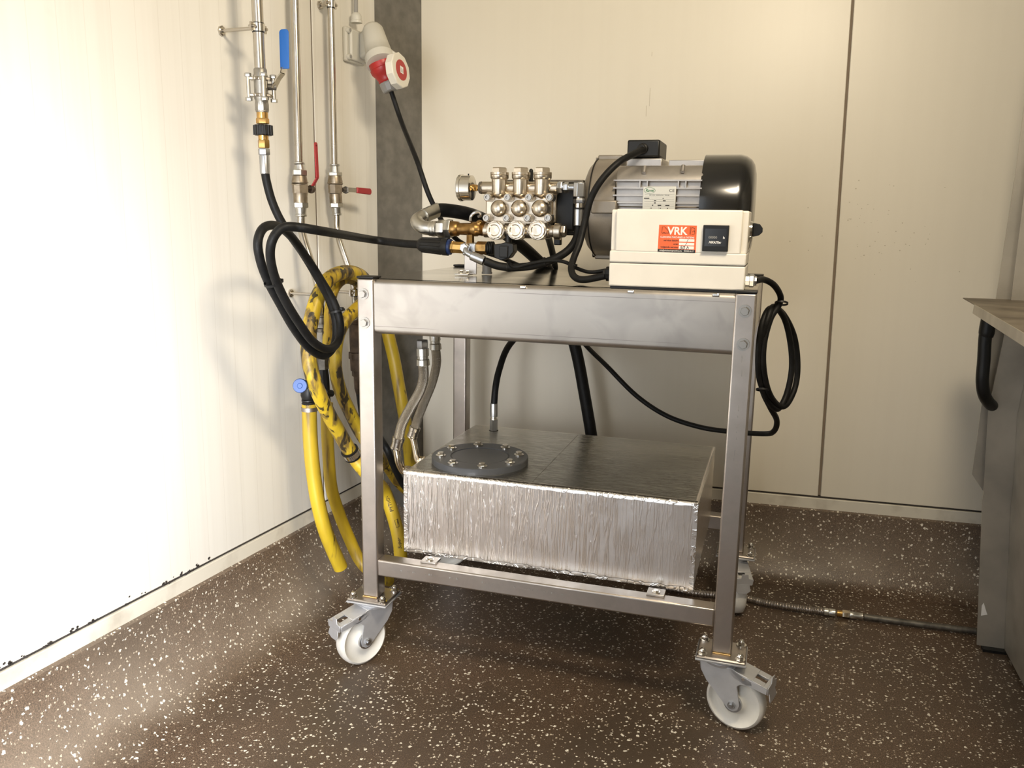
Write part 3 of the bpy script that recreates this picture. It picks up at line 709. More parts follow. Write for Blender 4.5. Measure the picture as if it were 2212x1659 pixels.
# ------------------------------------------------------------------ unloader valve with bracket
YU = .203
un = thing('unloader_valve', aY(1015, 588, .26), 'brass unloader valve with ribbed black grip, on a steel bracket', 'valve')
u = lambda x, y, dy=0: aY(x, y, YU+dy)
S3 = 1/ppm(u(1000, 533))
d = (u(975, 533.5)-u(903, 528)).normalized()
mb = MB(); p0 = u(903, 528); Lg = (u(969, 533)-p0).length
mb.lathe(p0, d, [(0, 9*S3), (2*S3, 12*S3), (7*S3, 15*S3), (16*S3, 16.2*S3), (Lg-14*S3, 18*S3), (Lg-12*S3, 19.5*S3), (Lg, 19.5*S3)], 32)
gp = mb.build('grip', BLACK, un, smooth=50)
mb = MB(); a_, b_ = perp(d)
for k in range(14):
    q = 2*PI*k/14; e = a_*math.cos(q)+b_*math.sin(q)
    mb.tube([p0+d*10*S3+e*15.6*S3, p0+d*(Lg-15*S3)+e*17.8*S3], 1.4*S3, 6, sp=False)
o = mb.build('grip_rib', BLACK, gp); o['kind'] = 'stuff'
MB().lathe(p0, d, [(Lg-.5*S3, 17*S3), (Lg+6*S3, 17*S3), (Lg+7*S3, 14*S3)], 28).build('blue_ring', BLUER, un, label='dark blue ring')
pb = p0+d*(Lg+6*S3)
MB().lathe(pb, d, [(0, 13*S3), (6*S3, 14*S3), (7*S3, 13*S3), (30*S3, 13*S3)], 8, .3).build('brass_body', BRASS, un, smooth=30)
MB().lathe(u(1029, 535), EX, [(0, 11*S3), (3*S3, 13.8*S3), (24*S3, 13.8*S3), (28*S3, 10*S3)], 6, .5).build('brass_nut', OLDBRASS, un)
a, b = u(1003, 524), u(1031, 552); MB().bx(a.x, b.x, YU-.013, YU+.050, b.z, a.z).build('valve_block', ZINC, un, bev=.003)
a, b = aY(1016, 507, .216), aY(1016, 526, .216); MB().lathe(b, a-b, [(0, 9*S3), ((a-b).length, 8.6*S3)], 8).build('brass_branch', OLDBRASS, un)
a = aY(1004, 548, .252); b = aY(1030, 586, .252)
MB().bx(a.x, b.x, .249, .253, .915, a.z).build('bracket', STEEL, un, bev=.001)
ft = MB().bx(a.x-.012, b.x-.008, .214, .25, .914, .9185).build('bracket_foot', SHINY, un, bev=.001)
for dx in (.006, .022): MB().hexa((a.x-.006+dx, .226, .9185), (a.x-.006+dx, .226, .925), .006).build('bolt', SHINY, ft)
p = aY(1049, 579, .29); MB().cyl((p.x, .30, .914), (p.x, .30, .919), .013).cyl((p.x, .30, .919), (p.x, .30, .945), .0115).build('rubber_foot', MIDGREY, un)
# solenoid switch on the right end
mb = MB()
for i in range(4): mb.lathe(u(1053+i*3.6, 536, 0), EX, [(0, 13*S3), (.0006, 14.5*S3), (.0022, 14.5*S3), (.003, 13*S3)], 20)
mb.build('ribbed_sleeve', BLACK, un)
a = u(1066, 530, -.012); poly = [u(1066, 528, -.014), u(1082, 526, -.014), u(1092, 523, -.014), u(1108, 527, -.014), u(1110, 543, -.014), u(1100, 557, -.014), u(1082, 563, -.014), u(1067, 556, -.014)]
MB().prism(poly, (0, .03, 0)).build('switch_housing', BLACK, un, bev=.002)
MB().bx(u(1078, 540, -.02).x, u(1096, 540, -.02).x, YU-.018, YU-.010, u(1078, 556, -.02).z, u(1078, 531, -.02).z).build('switch_cover', BLACK, un, bev=.0015)
p = u(1098, 528); MB().cyl(p-EZ*.002, p+EZ*.022, .007).build('connector_stub', BLACK, un)
# zinc elbow fitting and ferrule of the return hose
MB().tube([u(1010, 530, -.012), u(1006, 540, -.030), u(1010, 547, -.034), u(1020, 553, -.034)], 6*S3, 14).build('zinc_elbow', ZINC, un)
MB().lathe(u(1006, 535, -.012), V((.1, -1, 0)), [(0, 11*S3), (.012, 11*S3), (.013, 9*S3), (.020, 8*S3)], 6, .3).build('swivel_nut', ZINC, un)

# hose from the pump outlet to the unloader, with its ferrules
oh = thing('outlet_hose', aY(1250, 440, YP), 'short black pressure hose from the pump outlet down to the unloader valve', 'hose')
mb = MB(); p = aY(1251.5, 425, YP); mb.cyl(p, aY(1251.5, 430, YP), 7*S); mb.build('nipple', ZINC, oh)
MB().hexa(aY(1251.5, 429, YP), aY(1251.5, 439.5, YP), 12.5*S, .3).build('swivel_nut', ZINC, oh)
MB().cyl(aY(1251, 439, YP), aY(1250.7, 450, YP), 9.5*S, 9*S).build('neck', SHINY, oh)
MB().lathe(aY(1250.3, 449, YP), aY(1249.5, 489, YP)-aY(1250.3, 449, YP), [(0, 9.3*S), (.001, 10.3*S), (.039, 10.3*S), (.040, 9.6*S)], 28).build('ferrule', ZINC, oh)
MB().tube([aY(1249.6, 484, YP), aY(1248.5, 500, YP), aY(1243, 520, .232), aY(1228, 540, .222), aY(1206, 555, .212), aY(1180, 566, .205), aY(1145, 575, .198), aY(1105, 577.5, .186), aY(1075, 574, .178), aY(1048, 564, .172)], 8.6*S, 16).build('hose', RUBBER, oh, smooth=60)
a, b = aY(1017, 551.5, .170), aY(1050, 565.5, .172)
MB().lathe(a, b-a, [(0, 7*S), (.002, 9.8*S), (.034, 10.6*S), (.035, 9*S)], 24).build('ferrule', ZINC, oh)
for x, y, Y_, dd in ((1100, 577, .185, V((1, -.2, 0))), (1178, 566, .205, V((1, 0, .35)))): MB().band(aY(x, y, Y_), dd, 9*S, .004, .0016).build('cable_tie', BLACK, oh)
MB().band(aY(1250.5, 450.5, YP), EZ, 10.4*S, .004, .0012).build('cable_tie', BLACK, oh)

# return hose behind the trolley down to the tank
rh = thing('bypass_hose', aY(1067, 918, .5), 'thin black hose with crimped silver end rising from the tank top', 'hose')
MB().tube([aY(1180, 500, .45), aY(1188, 525, .58), aY(1196, 560, .69), aY(1197, 590, .725), aY(1175, 645, .725), aY(1130, 710, .68), aY(1096, 752, .60), aY(1078, 800, .54), aY(1070, 840, .51), aY(1067, 880, .50)], 7.2/ppm(aY(1067, 880, .5)), 14).build('hose', RUBBER, rh, smooth=60)
s = 1/ppm(aY(1067, 880, .5)); p = aY(1067, 871, .5)
q = V((p.x, p.y, tz1+.001)); Lz = p.z-q.z
MB().lathe(p, -EZ, [(0, 8*s), (.001, 8.4*s), (29*s, 8.4*s), (30*s, 6.5*s)], 20).build('ferrule', ZINC, rh)
MB().lathe(p-EZ*29*s, -EZ, [(0, 6*s), (4*s, 7*s), (6*s, 8*s), (7*s, 8*s)], 20).build('neck', SHINY, rh)
MB().lathe(p-EZ*35*s, -EZ, [(0, 8.5*s), (Lz-35*s, 8.8*s)], 6).build('hex_nut', ZINC, rh)
MB().lathe(q-EZ*.001, EZ, [(0, .015), (.0022, .012), (.0025, .006)], 20).build('gasket', SEAL, rh)

# ------------------------------------------------------------------ electric motor
YM = .36
m0 = aY(1450, 449, YM)
mo = thing('electric_motor', (m0.x, YM, .914), 'grey finned electric motor with black fan cowl, behind the white control box', 'motor')
S4 = 1/ppm(aY(1400, 449, YM)); az = aY(1300, 449, YM).z
mx_ = lambda x: aY(x, 449, YM).x
ax = lambda x: V((mx_(x), YM, az))
RB = .114
L0 = mx_(1265)
prof = [(0, .045), (.002, .060), (.008, .080), (.016, .098), (.026, .109), (.034, RB), (mx_(1345)-L0, RB)]
bell = MB().lathe(ax(1265), EX, prof, 64).build('bell_housing', ALUD, mo, smooth=40)
for k in range(4):
    q = PI/2*k; e = V((0, -math.cos(q), math.sin(q))); t = V((0, math.sin(q), math.cos(q)))
    c = ax(1290)+e*(RB-.004)+EX*(.010 if k == 0 else 0); L1 = mx_(1342)-mx_(1290)
    MB().box(c+EX*(L1/2+.001), (L1, .024, .030), (EX, e, t)).build('lug', ALUD if k % 2 else ALUD, bell, bev=.003)
    MB().hexa(c+e*.001-EX*.007, c+e*.001, .0075, .3).build('bolt', SHINY, bell)
MB().lathe(ax(1291), EX, [(0, RB-.001), (0, RB+.0012), (.0022, RB+.0012), (.0022, RB-.001)], 64).build('parting_line', BLACK, bell)
xb0, xb1 = mx_(1342), mx_(1524)
bd_ = MB().lathe((xb0, YM, az), EX, [(0, .098), (xb1-xb0, .098)], 48)
# upper shoulder of the casing
poly = [(-.104, .054), (-.099, .072), (-.074, .0935), (.074, .0935), (.099, .072), (.104, .054), (.103, 0), (-.103, 0)]
bd_.prism([(xb0+.004, YM+a, az+b) for a, b in poly], (xb1-xb0-.004, 0, 0))
body = bd_.build('stator_casing', ALU, mo, bev=.003)
for z in (.0565, .0395, .0235, .0075, -.009, -.026, -.043):
    for s in (-1, 1):
        y1 = YM+s*.116; y0 = YM+s*.08
        MB().prism([(xb0+.001, y0, az+z), (xb0+.001, y1, az+z+.0012), (xb0+.001, y1, az+z+.0042), (xb0+.001, y0, az+z+.0056)], (xb1-xb0-.002, 0, 0)).build('cooling_fin', ALU, body, smooth=0)
for z in (.106,):
    for dy in (-.05, -.02, .01, .04): MB().bx(mx_(1446), xb1, YM+dy, YM+dy+.012, az+.090, az+.107).build('cooling_fin', ALU, body, bev=.001)
for x in (1383, 1466):
    p = aY(x, 398, YM-.112)
    for dx in (0, 16): 
        q_ = aY(x+dx, 398, YM-.112); MB().bx(q_.x-.0013, q_.x+.0013, YM-.117, YM-.08, az+.042, az+.0575).build('casting_rib', ALU, body)
for x, y in ((1393, 368), (1476, 366)):
    p = aY(x, y, YM-.09); MB().cyl(p+V((0, -.003, .008)), p+V((0, -.012, -.006)), .0045, n=12).build('casting_lug', ALU, body)
# fan cowl
cl0 = mx_(1520); Rc = .1215; c1 = mx_(1629)-cl0
prof = [(0, Rc-.002), (0, Rc), (c1-.035, Rc), (c1-.022, Rc-.0035), (c1-.011, Rc-.011), (c1-.004, Rc-.022), (c1, Rc-.040), (c1+.001, .004)]
MB().lathe((cl0, YM, az), EX, prof, 64).build('fan_cowl', BLKGLOSS, mo, smooth=50)
# terminal box
a = aY(1352, 364, YM-.06); b = aY(1431, 341, YM-.06)
tb = MB().bx(a.x, b.x, YM-.06, YM+.055, az+.085, b.z).build('terminal_base', ALU, mo, bev=.003)
a = aY(1354, 340, YM-.063); b = aY(1426, 301, YM-.063)
tbx = MB().bx(a.x, b.x, YM-.063, YM+.058, a.z+.0005, b.z).build('terminal_box', BLACK, mo, bev=.004)
p = aY(1389, 321, YM-.063); MB().lathe(p, V((-.25, -1, -.1)), [(-.004, .012), (.004, .012), (.006, .010), (.012, .0095), (.013, .007)], 16).build('cable_gland', BLACK, tbx)
# feet under the motor
for x in (1385, 1480): 
    MB().bx(mx_(x)-.018, mx_(x)+.018, YM-.10, YM+.10, .9285, az-.09).build('motor_foot', ALU, mo, bev=.003)
    for s_ in (-1, 1): MB().cyl((mx_(x), YM+s_*.08, .9135), (mx_(x), YM+s_*.08, .929), .016).build('rubber_foot', BLACK, mo)
# nameplate
NP = YM-.1185
tl, tr, br, bl = aY(1389.5, 404, NP), aY(1461, 402, NP), aY(1460, 452, NP), aY(1388, 453, NP)
x0, x1, z0, z1 = tl.x, tr.x, bl.z-.010, (tl.z+tr.z)/2
npm = MB().bx(x0, x1, NP, NP+.0012, z0, z1).build('nameplate', PLATE, mo, bev=.002)
FP = NP-.0003; wN = x1-x0
MB().ring((x0+wN*.20, FP, z1-.0085), EY, 1, .0002) if False else None
mb = MB(); cN = V((x0+.20*wN, FP, z1-.0085))
mb.tube([cN+V((math.cos(2*PI*k/24)*.0125, 0, math.sin(2*PI*k/24)*.0062)) for k in range(24)], .0003, 5, sp=False, closed=True); mb.build('logo_oval', GREEN, npm)
letters('Ravel', cN-EZ*.0028, EX, EZ, .0088, GREEN, npm, .02, .25, width=.019)
letters('CE', (x0+wN*.87, FP, z1-.0115), EX, EZ, .0085, INK, npm, width=.0115)
letters('MOTORE  ASINCRONO  TRIFASE', (x0+wN*.5, FP, z1-.0195), EX, EZ, .0026, INK, npm, .01, width=wN*.6)
mb = MB()
for i, z in enumerate((.0165, .0225, .0275, .0325, .0375, .0425)): mb.bx(x0+.004, x1-.003, FP, FP+.0002, z1-z-.0001, z1-z+.0001)
mb.bx(x0+wN*.5, x0+wN*.503, FP, FP+.0002, z1-.050, z1-.0425)
for fx, z, ww in ((.12, .0255, .012), (.62, .0255, .002), (.38, .0305, .005), (.66, .0305, .006), (.38, .0355, .004), (.31, .0405, .003), (.52, .0405, .008), (.76, .0405, .009), (.27, .047, .002), (.55, .047, .002), (.77, .047, .002)):
    mb.bx(x0+wN*fx-ww/2, x0+wN*fx+ww/2, FP, FP+.0002, z1-z-.001, z1-z+.001)
o = mb.build('plate_print', INK, npm, smooth=0); o['kind'] = 'stuff'

# ------------------------------------------------------------------ control box
YB = .018
cb0 = aY(1314, 621, YB)
bz = .9175
cb = thing('control_box', (cb0.x+.13, YB+.07, bz), 'white plastic control box with orange sticker and hour meter, front right of trolley', 'control box')
bx = lambda x, y=560: aY(x, y, YB).x
bzz = lambda y, x=1330: aY(x, y, YB).z
x0, x1 = bx(1315, 595), bx(1609, 600)
zs = bzz(567); zst = bzz(541); ztop = bzz(451)
DB = .145
base = MB().bx(x0, x1, YB, YB+DB, bz, zs-.0006).build('base', WHITEP, cb, bev=.003, seg=3)
lid = MB().bx(x0, x1, YB-.0005, YB+DB, zs+.0006, zst).bx(x0, x1, YB+.009, YB+DB, zst-.001, ztop-.001).bx(x0+.011, x1-.011, YB-.0005, YB+DB-.01, zst-.002, ztop)
lid.build('lid', WHITEP, cb, bev=.003, seg=3)
MB().bx(x0+.001, x1-.001, YB+.001, YB+DB, zs-.001, zs+.001).build('seal', DIRTYST, cb)
MB().bx(x0+.003, x1-.003, YB+.003, YB+DB-.003, .9126, bz+.0005).build('shadow_gap', BLACK, cb)  # black slab in place of feet, drawn as the shaded gap
# sticker
YS = YB-.0009
tl, tr, br, bl = aY(1424, 485.5, YS), aY(1505.5, 487.5, YS), aY(1502.5, 545.5, YS), aY(1420.5, 543.5, YS)
U = (tr-tl); Wd = U.length; U = U.normalized(); Vv = (tl-bl); Hh = Vv.length; Vv = Vv.normalized()
st = MB().prism([tl, tr, br, bl], (0, .0004, 0)).build('sticker', ORANGE, cb, smooth=0)
SP = lambda fx, fy, lift=.0003: bl+U*(Wd*fx)+Vv*(Hh*fy)-EY*lift
def rect(fx0, fx1, fy0, fy1, m, nm, lift=.0002):
    return MB().add([SP(fx0, fy0, lift), SP(fx1, fy0, lift), SP(fx1, fy1, lift), SP(fx0, fy1, lift)], [(0, 1, 2, 3)]).build(nm, m, st, smooth=0)
rect(0, 1, 0, .105, INK, 'footer_strip')
letters('VRK', SP(.495, .655), U, Vv, Hh*.40, PAPER, st, .028, width=Wd*.55)
letters('CLEANING MACHINES & SYSTEMS', SP(.5, .525), U, Vv, Hh*.088, PAPER, st, .02, width=Wd*.90)
for s_, fy, wd in (('service datum:', .405, .40), ('uren:', .275, .135), ('volgende service:', .155, .47)):
    letters(s_, SP(.545-wd/2, fy), U, Vv, Hh*.095, INK, st, .012, width=Wd*wd)
for f0, f1 in ((.40, .50), (.265, .36), (.12, .235)): rect(.56, .96, f0, f1, PAPER, 'white_field')
letters('info@vrkcleaningmachines.be', SP(.35, .03), U, Vv, Hh*.075, PAPER, st, .01, width=Wd*.60)
letters('09/380.46.17', SP(.83, .03), U, Vv, Hh*.075, PAPER, st, .01, width=Wd*.26)
letters('50 h', SP(.70, .12), U, Vv, Hh*.17, INK, st, .01, .25, width=Wd*.24)
mb = MB()
for a_, b_ in (((.765, .405), (.80, .50)), ((.725, .27), (.77, .36))): mb.tube([SP(*a_, .0004), SP(*b_, .0004)], Hh*.008, 5)
for pts in ([(.08, .70), (.09, .93), (.15, .93), (.24, .80), (.28, .70)], [(.08, .70), (.28, .70)], [(.10, .68), (.14, .74), (.18, .68)], [(.83, .95), (.83, .68), (.86, .68)], [(.88, .93), (.95, .90), (.96, .70), (.88, .68)], [(.89, .76), (.93, .82), (.95, .76)], [(.86, .93), (.84, .70)]):
    mb.tube([SP(*q, .0003) for q in pts], Hh*.006, 5, sp=False)
o = mb.build('line_drawing', INK, st); o['kind'] = 'stuff'
# hour meter
tl, tr, br, bl = aY(1518.5, 486, YB-.008), aY(1576.5, 487.5, YB-.008), aY(1573, 544.5, YB-.008), aY(1515, 542.5, YB-.008)
hm = MB().bx(bl.x+.001, tr.x-.001, YB-.008, YB, bl.z, tl.z).build('hour_meter', BLACK, cb, bev=.0012)
xm, zm, wm = (bl.x+tr.x)/2, (bl.z+tl.z)/2, tr.x-bl.x
MB().bx(xm-wm*.40, xm+wm*.40, YB-.0082, YB-.0078, zm-wm*.30, zm+wm*.36).build('window', BLKGLOSS, hm)
letters('00000', (xm-wm*.10, YB-.0086, zm-.0005), EX, EZ, wm*.13, MIDGREY, hm, .01, width=wm*.32)
letters('h', (xm+wm*.31, YB-.0086, zm-.0005), EX, EZ, wm*.13, PAPER, hm, .03)
letters('MIKASTec', (xm-wm*.02, YB-.0086, zm-wm*.19), EX, EZ, wm*.12, PAPER, hm, .03, .3, width=wm*.46)
# rotary switch on the right end
p = V((x1, YB+.06, aY(1622, 497, YB+.06).z))
sw = MB().lathe(p, EX, [(0, .017), (.002, .0175), (.006, .0165), (.0075, .012)], 28).build('switch_plate', SHINY, cb)
mb = MB(); k = p+EX*.0075
mb.prism([k+V((0, -.006, -.013)), k+V((.012, -.006, -.010)), k+V((.018, -.006, -.004)), k+V((.018, -.006, .004)), k+V((.012, -.006, .012)), k+V((0, -.006, .014))], (0, .012, 0)); mb.build('switch_knob', BLACK, sw, bev=.001)
MB().lathe(p+EX*.004-EZ*.012, V((-.12, 0, -1)), [(0, .004), (.012, .0028), (.027, .0006)], 12).build('switch_pointer', SHINY, sw)
# glands
p = aY(1316, 591, YB+.07); p = V((x0, YB+.07, aY(1305, 591, YB+.07).z))
MB().lathe(p+EX*.001, -EX, [(0, .017), (.006, .0175), (.007, .0165), (.019, .0155), (.021, .011), (.026, .0085)], 10).build('cable_gland', BLACK, cb, smooth=25)
p2 = V((x1, YB+.06, aY(1612, 606, YB+.06).z))
MB().lathe(p2-EX*.001, EX, [(0, .012), (.008, .012), (.009, .0135), (.016, .0135), (.018, .010), (.022, .009)], 8).build('cable_gland', ZINC, cb, smooth=25)
gl_l, gl_r = p.copy(), p2.copy()

# motor lead and thin sensor lead
S5 = 1/ppm(aY(1300, 450, .2))
mlead = MB().tube([aY(1390, 323, YM-.072), aY(1372, 331, YM-.095), aY(1335, 352, .22), aY(1300, 388, .20), aY(1276, 430, .195), aY(1263, 480, .19), aY(1252, 525, .175), aY(1240, 556, .155), aY(1234, 580, .13), aY(1241, 598, .11), aY(1262, 604, .095), gl_l+V((-.019, -.004, -.004))], 7.4*S5, 14).build('motor_cable', RUBBER, loc=aY(1300, 400, .2), smooth=60)
tag(mlead, 'black cable looping from the terminal box down past the bell housing to the control box', 'cable')
sl = MB().tube([aY(1098, 566, YU-.008), aY(1112, 577, .168), aY(1150, 568, .180), aY(1190, 563, .186), aY(1220, 566, .178), aY(1245, 579, .152), aY(1275, 588, .11), gl_l+V((-.019, .008, .007))], 4*S5, 10).build('sensor_cable', RUBBER, loc=aY(1190, 563, .18), smooth=60)
tag(sl, 'thin black cable running along the outlet hose into the left gland of the control box', 'cable')
MB().band(aY(1238, 572, .14), V((.1, 0, 1)), 8*S5, .004, .0015).build('cable_tie', BLACK, mlead)
# ------------------------------------------------------------------ mains cable with its plug, wall socket
OL = .075
so = thing('wall_socket', aL(762, 96, 0), 'grey wall socket housing with red flange and round white lid', 'socket')
s = 1/ppm(aL(762, 96, .03))
c = [aL(742, 55, .0), aL(786, 52, .0), aL(784, 135, 0), aL(743, 133, 0)]
SL = lambda x, y, o: aL(x, y, o)
y0 = (aL(739, 95, .0)-LA).dot(LD); y1 = y0+.092
zt_, zb_ = aL(742, 57, 0).z, aL(742, 132, 0).z
bk = MB(); wallbox(bk, LA, LD, LN, y0, y1, zb_, zt_, 0, .014); bk.build('back_box', GREYP, so, bev=.005, seg=3)
mb = MB(); wallbox(mb, LA, LD, LN, y0+.010, y1-.002, zb_+.005, zt_-.005, .013, .024); mb.build('cover_plate', GREYP, so, bev=.005, seg=3)
def ol(t, z, o): return LA+LD*t+LN*o+V((0, 0, z))
for t in (y0+.007, y1-.012):
    for z in (zb_+.011, zt_-.011):
        MB().cyl(ol(t, z, .012), ol(t, z, .022), .0075, n=16).build('screw_boss', GREYP, so)
        MB().cyl(ol(t, z, .020), ol(t, z, .0235), .0048, n=12).build('cover_screw', MIDGREY, so)
# slanted snout that carries the flange
f0 = aL(824, 138, .115)
top = aL(803, 58, .062)
Ls = (f0-top).length; dn = (f0-top).normalized()
MB().lathe(top, dn, [(0, .012), (.004, .024), (.014, .029), (Ls*.5, .033), (Ls*.80, .037), (Ls*.82, .0405), (Ls, .0405), (Ls, .036)], 32).build('snout', GREYP, so, smooth=50)
n1_, n2_ = perp(dn); wv = LD-dn*LD.dot(dn); wv.normalize()
q0, q1 = top+dn*.006, top+dn*Ls*.72
k = [ol(y0+.052, zb_+.012, .02), ol(y1-.002, zb_+.012, .02), ol(y1-.002, zt_-.008, .02), ol(y0+.052, zt_-.008, .02), q1-wv*.026, q1+wv*.026, q0+wv*.020, q0-wv*.020]
mb = MB(); mb.add(k, [(0, 3, 2, 1), (4, 5, 6, 7), (0, 1, 5, 4), (1, 2, 6, 5), (2, 3, 7, 6), (3, 0, 4, 7)])
mb.build('housing_neck', GREYP, so, bev=.008, seg=3)
# lid, hinged open against the plug
lc = aL(864, 152, .19)
vd = (CAM-lc).normalized()
side = RT*.90-FW*.40+UP*.04; side.normalize()
lid = MB().lathe(lc-side*.012, side, [(-.006, .041), (-.005, .046), (.014, .046), (.016, .044), (.016, .026), (.0165, .0005)], 10, .3).build('lid', mat('lid_plastic', (.76, .73, .64), .4), so, bev=.001)
MB().cyl(lc+side*.004, lc+side*.0050, .0265, n=28).build('lid_disc', REDP, lid)
lu = (UP-side*UP.dot(side)).normalized(); lr = side.cross(lu)
m_ = MB(); P0 = lc+side*.0055
m_.prism([P0-lr*.0075-lu*.009, P0+lr*.0075-lu*.009, P0+lr*.0075+lu*.009, P0-lr*.0075+lu*.009], side*.0004); m_.build('lid_label', PAPER, lid)
m_ = MB()
for a_, b_ in ((-.004, .003), (.0, -.002), (.004, .004)): m_.prism([P0+side*.0005+lr*(a_-.0008)-lu*.006, P0+side*.0005+lr*(a_+.0008)-lu*.006, P0+side*.0005+lr*(a_+.0008)+lu*b_, P0+side*.0005+lr*(a_-.0008)+lu*b_], side*.0002)
m_.build('label_print', MIDGREY, lid)
MB().tube([aL(838, 109, .13), aL(850, 116, .145), aL(856, 122, .15)], .006, 8).build('hinge', GREYP, so)
p = aL(770, 62, .02)
MB().lathe(aL(770, 50, .022), (aL(769, 20, .022)-aL(770, 50, .022)), [(0, .016), (.006, .016), (.008, .014), (.018, .0145), (.022, .012), (.026, .009)], 20).build('gland', GREYP, so)
MB().tube([aL(769, 28, .022), aL(769, 0, .022), aL(768, -60, .022)], .0055, 10).build('supply_cable', MIDGREY, so)
# plug
pl_t = f0
plug = thing('power_cable', aL(848, 210, .13), 'black mains cable with red and grey plug, run down behind the pump and coiled right', 'cable')
Lp = (aL(851, 214, .145)-f0).length; dp = (aL(851, 214, .145)-f0).normalized()
MB().lathe(f0, dp, [(-.004, .034), (.0, .034), (.010, .0335), (.012, .036), (.022, .0345), (.030, .029), (.042, .0235), (.046, .0245), (.050, .022)], 32).build('plug_body', REDP, plug, smooth=40)
MB().lathe(f0+dp*.048, dp, [(0, .023), (.004, .0245), (.024, .0225), (.027, .019), (.028, .007)], 12).build('plug_gland', MIDGREY, plug, smooth=25)
pe = f0+dp*.072
rC = .0066
coil_c = V((.905, .20, 0))
def coil(px, py, Y): return aY(px, py, Y)
pts = [pe, aL(868, 265, .17), aY(900, 345, .40), aY(935, 440, .40), aY(990, 520, .47), aY(1090, 560, .66), aY(1165, 600, .76), aY(1215, 680, .765), aY(1262, 742, .70), aY(1310, 790, .62), aY(1375, 855, .60), aY(1440, 898, .58), aY(1510, 922, .56), aY(1575, 932, .52), aY(1650, 937, .42), aY(1672, 931, .36), aY(1678, 908, .31), aY(1664, 880, .25), aY(1648, 845, .21), aY(1641, 800, .19), aY(1645, 740, .18), aY(1658, 690, .18), aY(1672, 662, .21), aY(1695, 690, .26), aY(1708, 745, .29), aY(1710, 800, .30), aY(1698, 855, .29), aY(1679, 884, .26), aY(1658, 862, .22), aY(1640, 815, .19), aY(1639, 750, .175), aY(1648, 695, .18), aY(1664, 666, .21), aY(1690, 676, .26), aY(1715, 725, .31), aY(1723, 785, .325), aY(1718, 835, .32), aY(1700, 873, .29), aY(1682, 876, .26), aY(1662, 850, .21), aY(1650, 800, .185), aY(1650, 745, .178), aY(1664, 690, .19), aY(1682, 660, .20), aY(1686, 640, .19), aY(1672, 616, .15), aY(1650, 604, .12), gl_r+V((.018, 0, 0))]
MB().tube(pts, rC, 12, 7).build('cable', RUBBER, plug, smooth=60)
for x, y, Y_, d_ in ((1688, 655, .20, V((0, .4, 1))), (1647, 842, .20, V((0, .4, 1)))):
    MB().band(aY(x, y, Y_), d_, .0125, .004, .0015).build('cable_tie', BLACK, plug)

# ------------------------------------------------------------------ high pressure pipe with the blue-handled valve
O1 = .10
p1 = thing('pressure_pipe', aL(565, 240, O1), 'left steel pipe with three-piece ball valve and blue lever', 'pipe')
s1 = 1/ppm(aL(560, 100, O1))
P1 = lambda x, y, o=O1: aL(x, y, o)
pa, pb = P1(553, -40), P1(562.5, 160)
dd = (pb-pa).normalized()
MB().cyl(pa-dd*.9, pb, 11.9*s1, n=24).build('pipe', PIPE, p1)
def at1(y, x0=562.5): return pb+dd*(((P1(562.5+(y-160)*.052, y))-pb).dot(dd))
# wall bracket
def wall_clamp(parent, P, d, R, foot_px, m):
    o0 = (P-LA).dot(LN); foot = P-LN*o0
    mb = MB(); mb.lathe(foot+V((0, 0, 0)), LN, [(0, .011), (.004, .011), (.006, .008)], 8); mb.build('wall_nut', PIPE, parent)
    MB().cyl(foot, P-LN*(R+.006), .004, n=12).build('threaded_rod', PIPE, parent)
    c = MB().band(P, d, R, .016, .0022).build('pipe_clamp', SHINY, parent)
    MB().band(P, d, R-.0006, .020, .0012).build('rubber_liner', BLACK, c)
    mb = MB()
    for sgn in (-1, 1): mb.box(P+(LD*sgn)*(R+.008), (.012, .004, .016), (LD, LN, d))
    mb.build('clamp_ear', PIPE, c)
    for sgn in (-1, 1): MB().cyl(P+LD*sgn*(R+.008)-LN*.008, P+LD*sgn*(R+.008)+LN*.008, .0032, n=10).build('clamp_screw', PIPE, c)
wall_clamp(p1, at1(60), dd, 12.2*s1, None, PIPE)
vb = MB().lathe(at1(148), dd, [(0, 12.5*s1), (.002, 14*s1), (.012, 14.2*s1), (.016, 15.5*s1), (.020, 15.5*s1), (.020, 14.5*s1), (.052, 15*s1), (.052, 15.5*s1), (.064, 15.5*s1), (.066, 14*s1), (.090, 14*s1)], 20).build('valve_body', VALVE, p1, smooth=40)
n1 = (LD*.7+LN*.7).normalized()
e1_, e2_ = perp(dd)
for y in (171, 207):
    q = at1(y); pts = []
    for k in range(16):
        a_ = 2*PI*k/16+PI/4; r_ = (31 if k % 4 == 0 else (24 if k % 2 == 0 else 19))*s1
        pts.append(q+(e1_*math.cos(a_)+e2_*math.sin(a_))*r_)
    MB().prism([p-dd*.0035 for p in pts], dd*.007).build('flange', PIPE, vb, bev=.0015)
for k in range(4):
    a_ = 2*PI*k/4+PI/4; e = (e1_*math.cos(a_)+e2_*math.sin(a_))*27*s1
    mb = MB(); mb.cyl(at1(163)+e, at1(220)+e, 4.2*s1, n=12); mb.hexa(at1(160)+e, at1(168)+e, 7.5*s1); mb.hexa(at1(212)+e, at1(220)+e, 7.5*s1); mb.build('valve_bolt', GALV, vb)
st0 = at1(188); stx = (aL(592, 188, O1+.02)-st0)
MB().cyl(st0, st0+stx*1.15, 7*s1, n=14).build('valve_stem', DIRTYST, vb)
hp = [aL(590, 190, O1+.02), aL(600, 170, O1+.028), aL(609.5, 158, O1+.034), aL(612, 146, O1+.034)]
mb = MB()
for i in range(3):
    a, b = hp[i], hp[i+1]; t = (b-a).normalized(); w = LD.cross(t).normalized()
    mb.prism([a-LD*.008, b-LD*.008, b+LD*.008, a+LD*.008], w*.003)
lv = mb.build('lever', SHINY, vb)
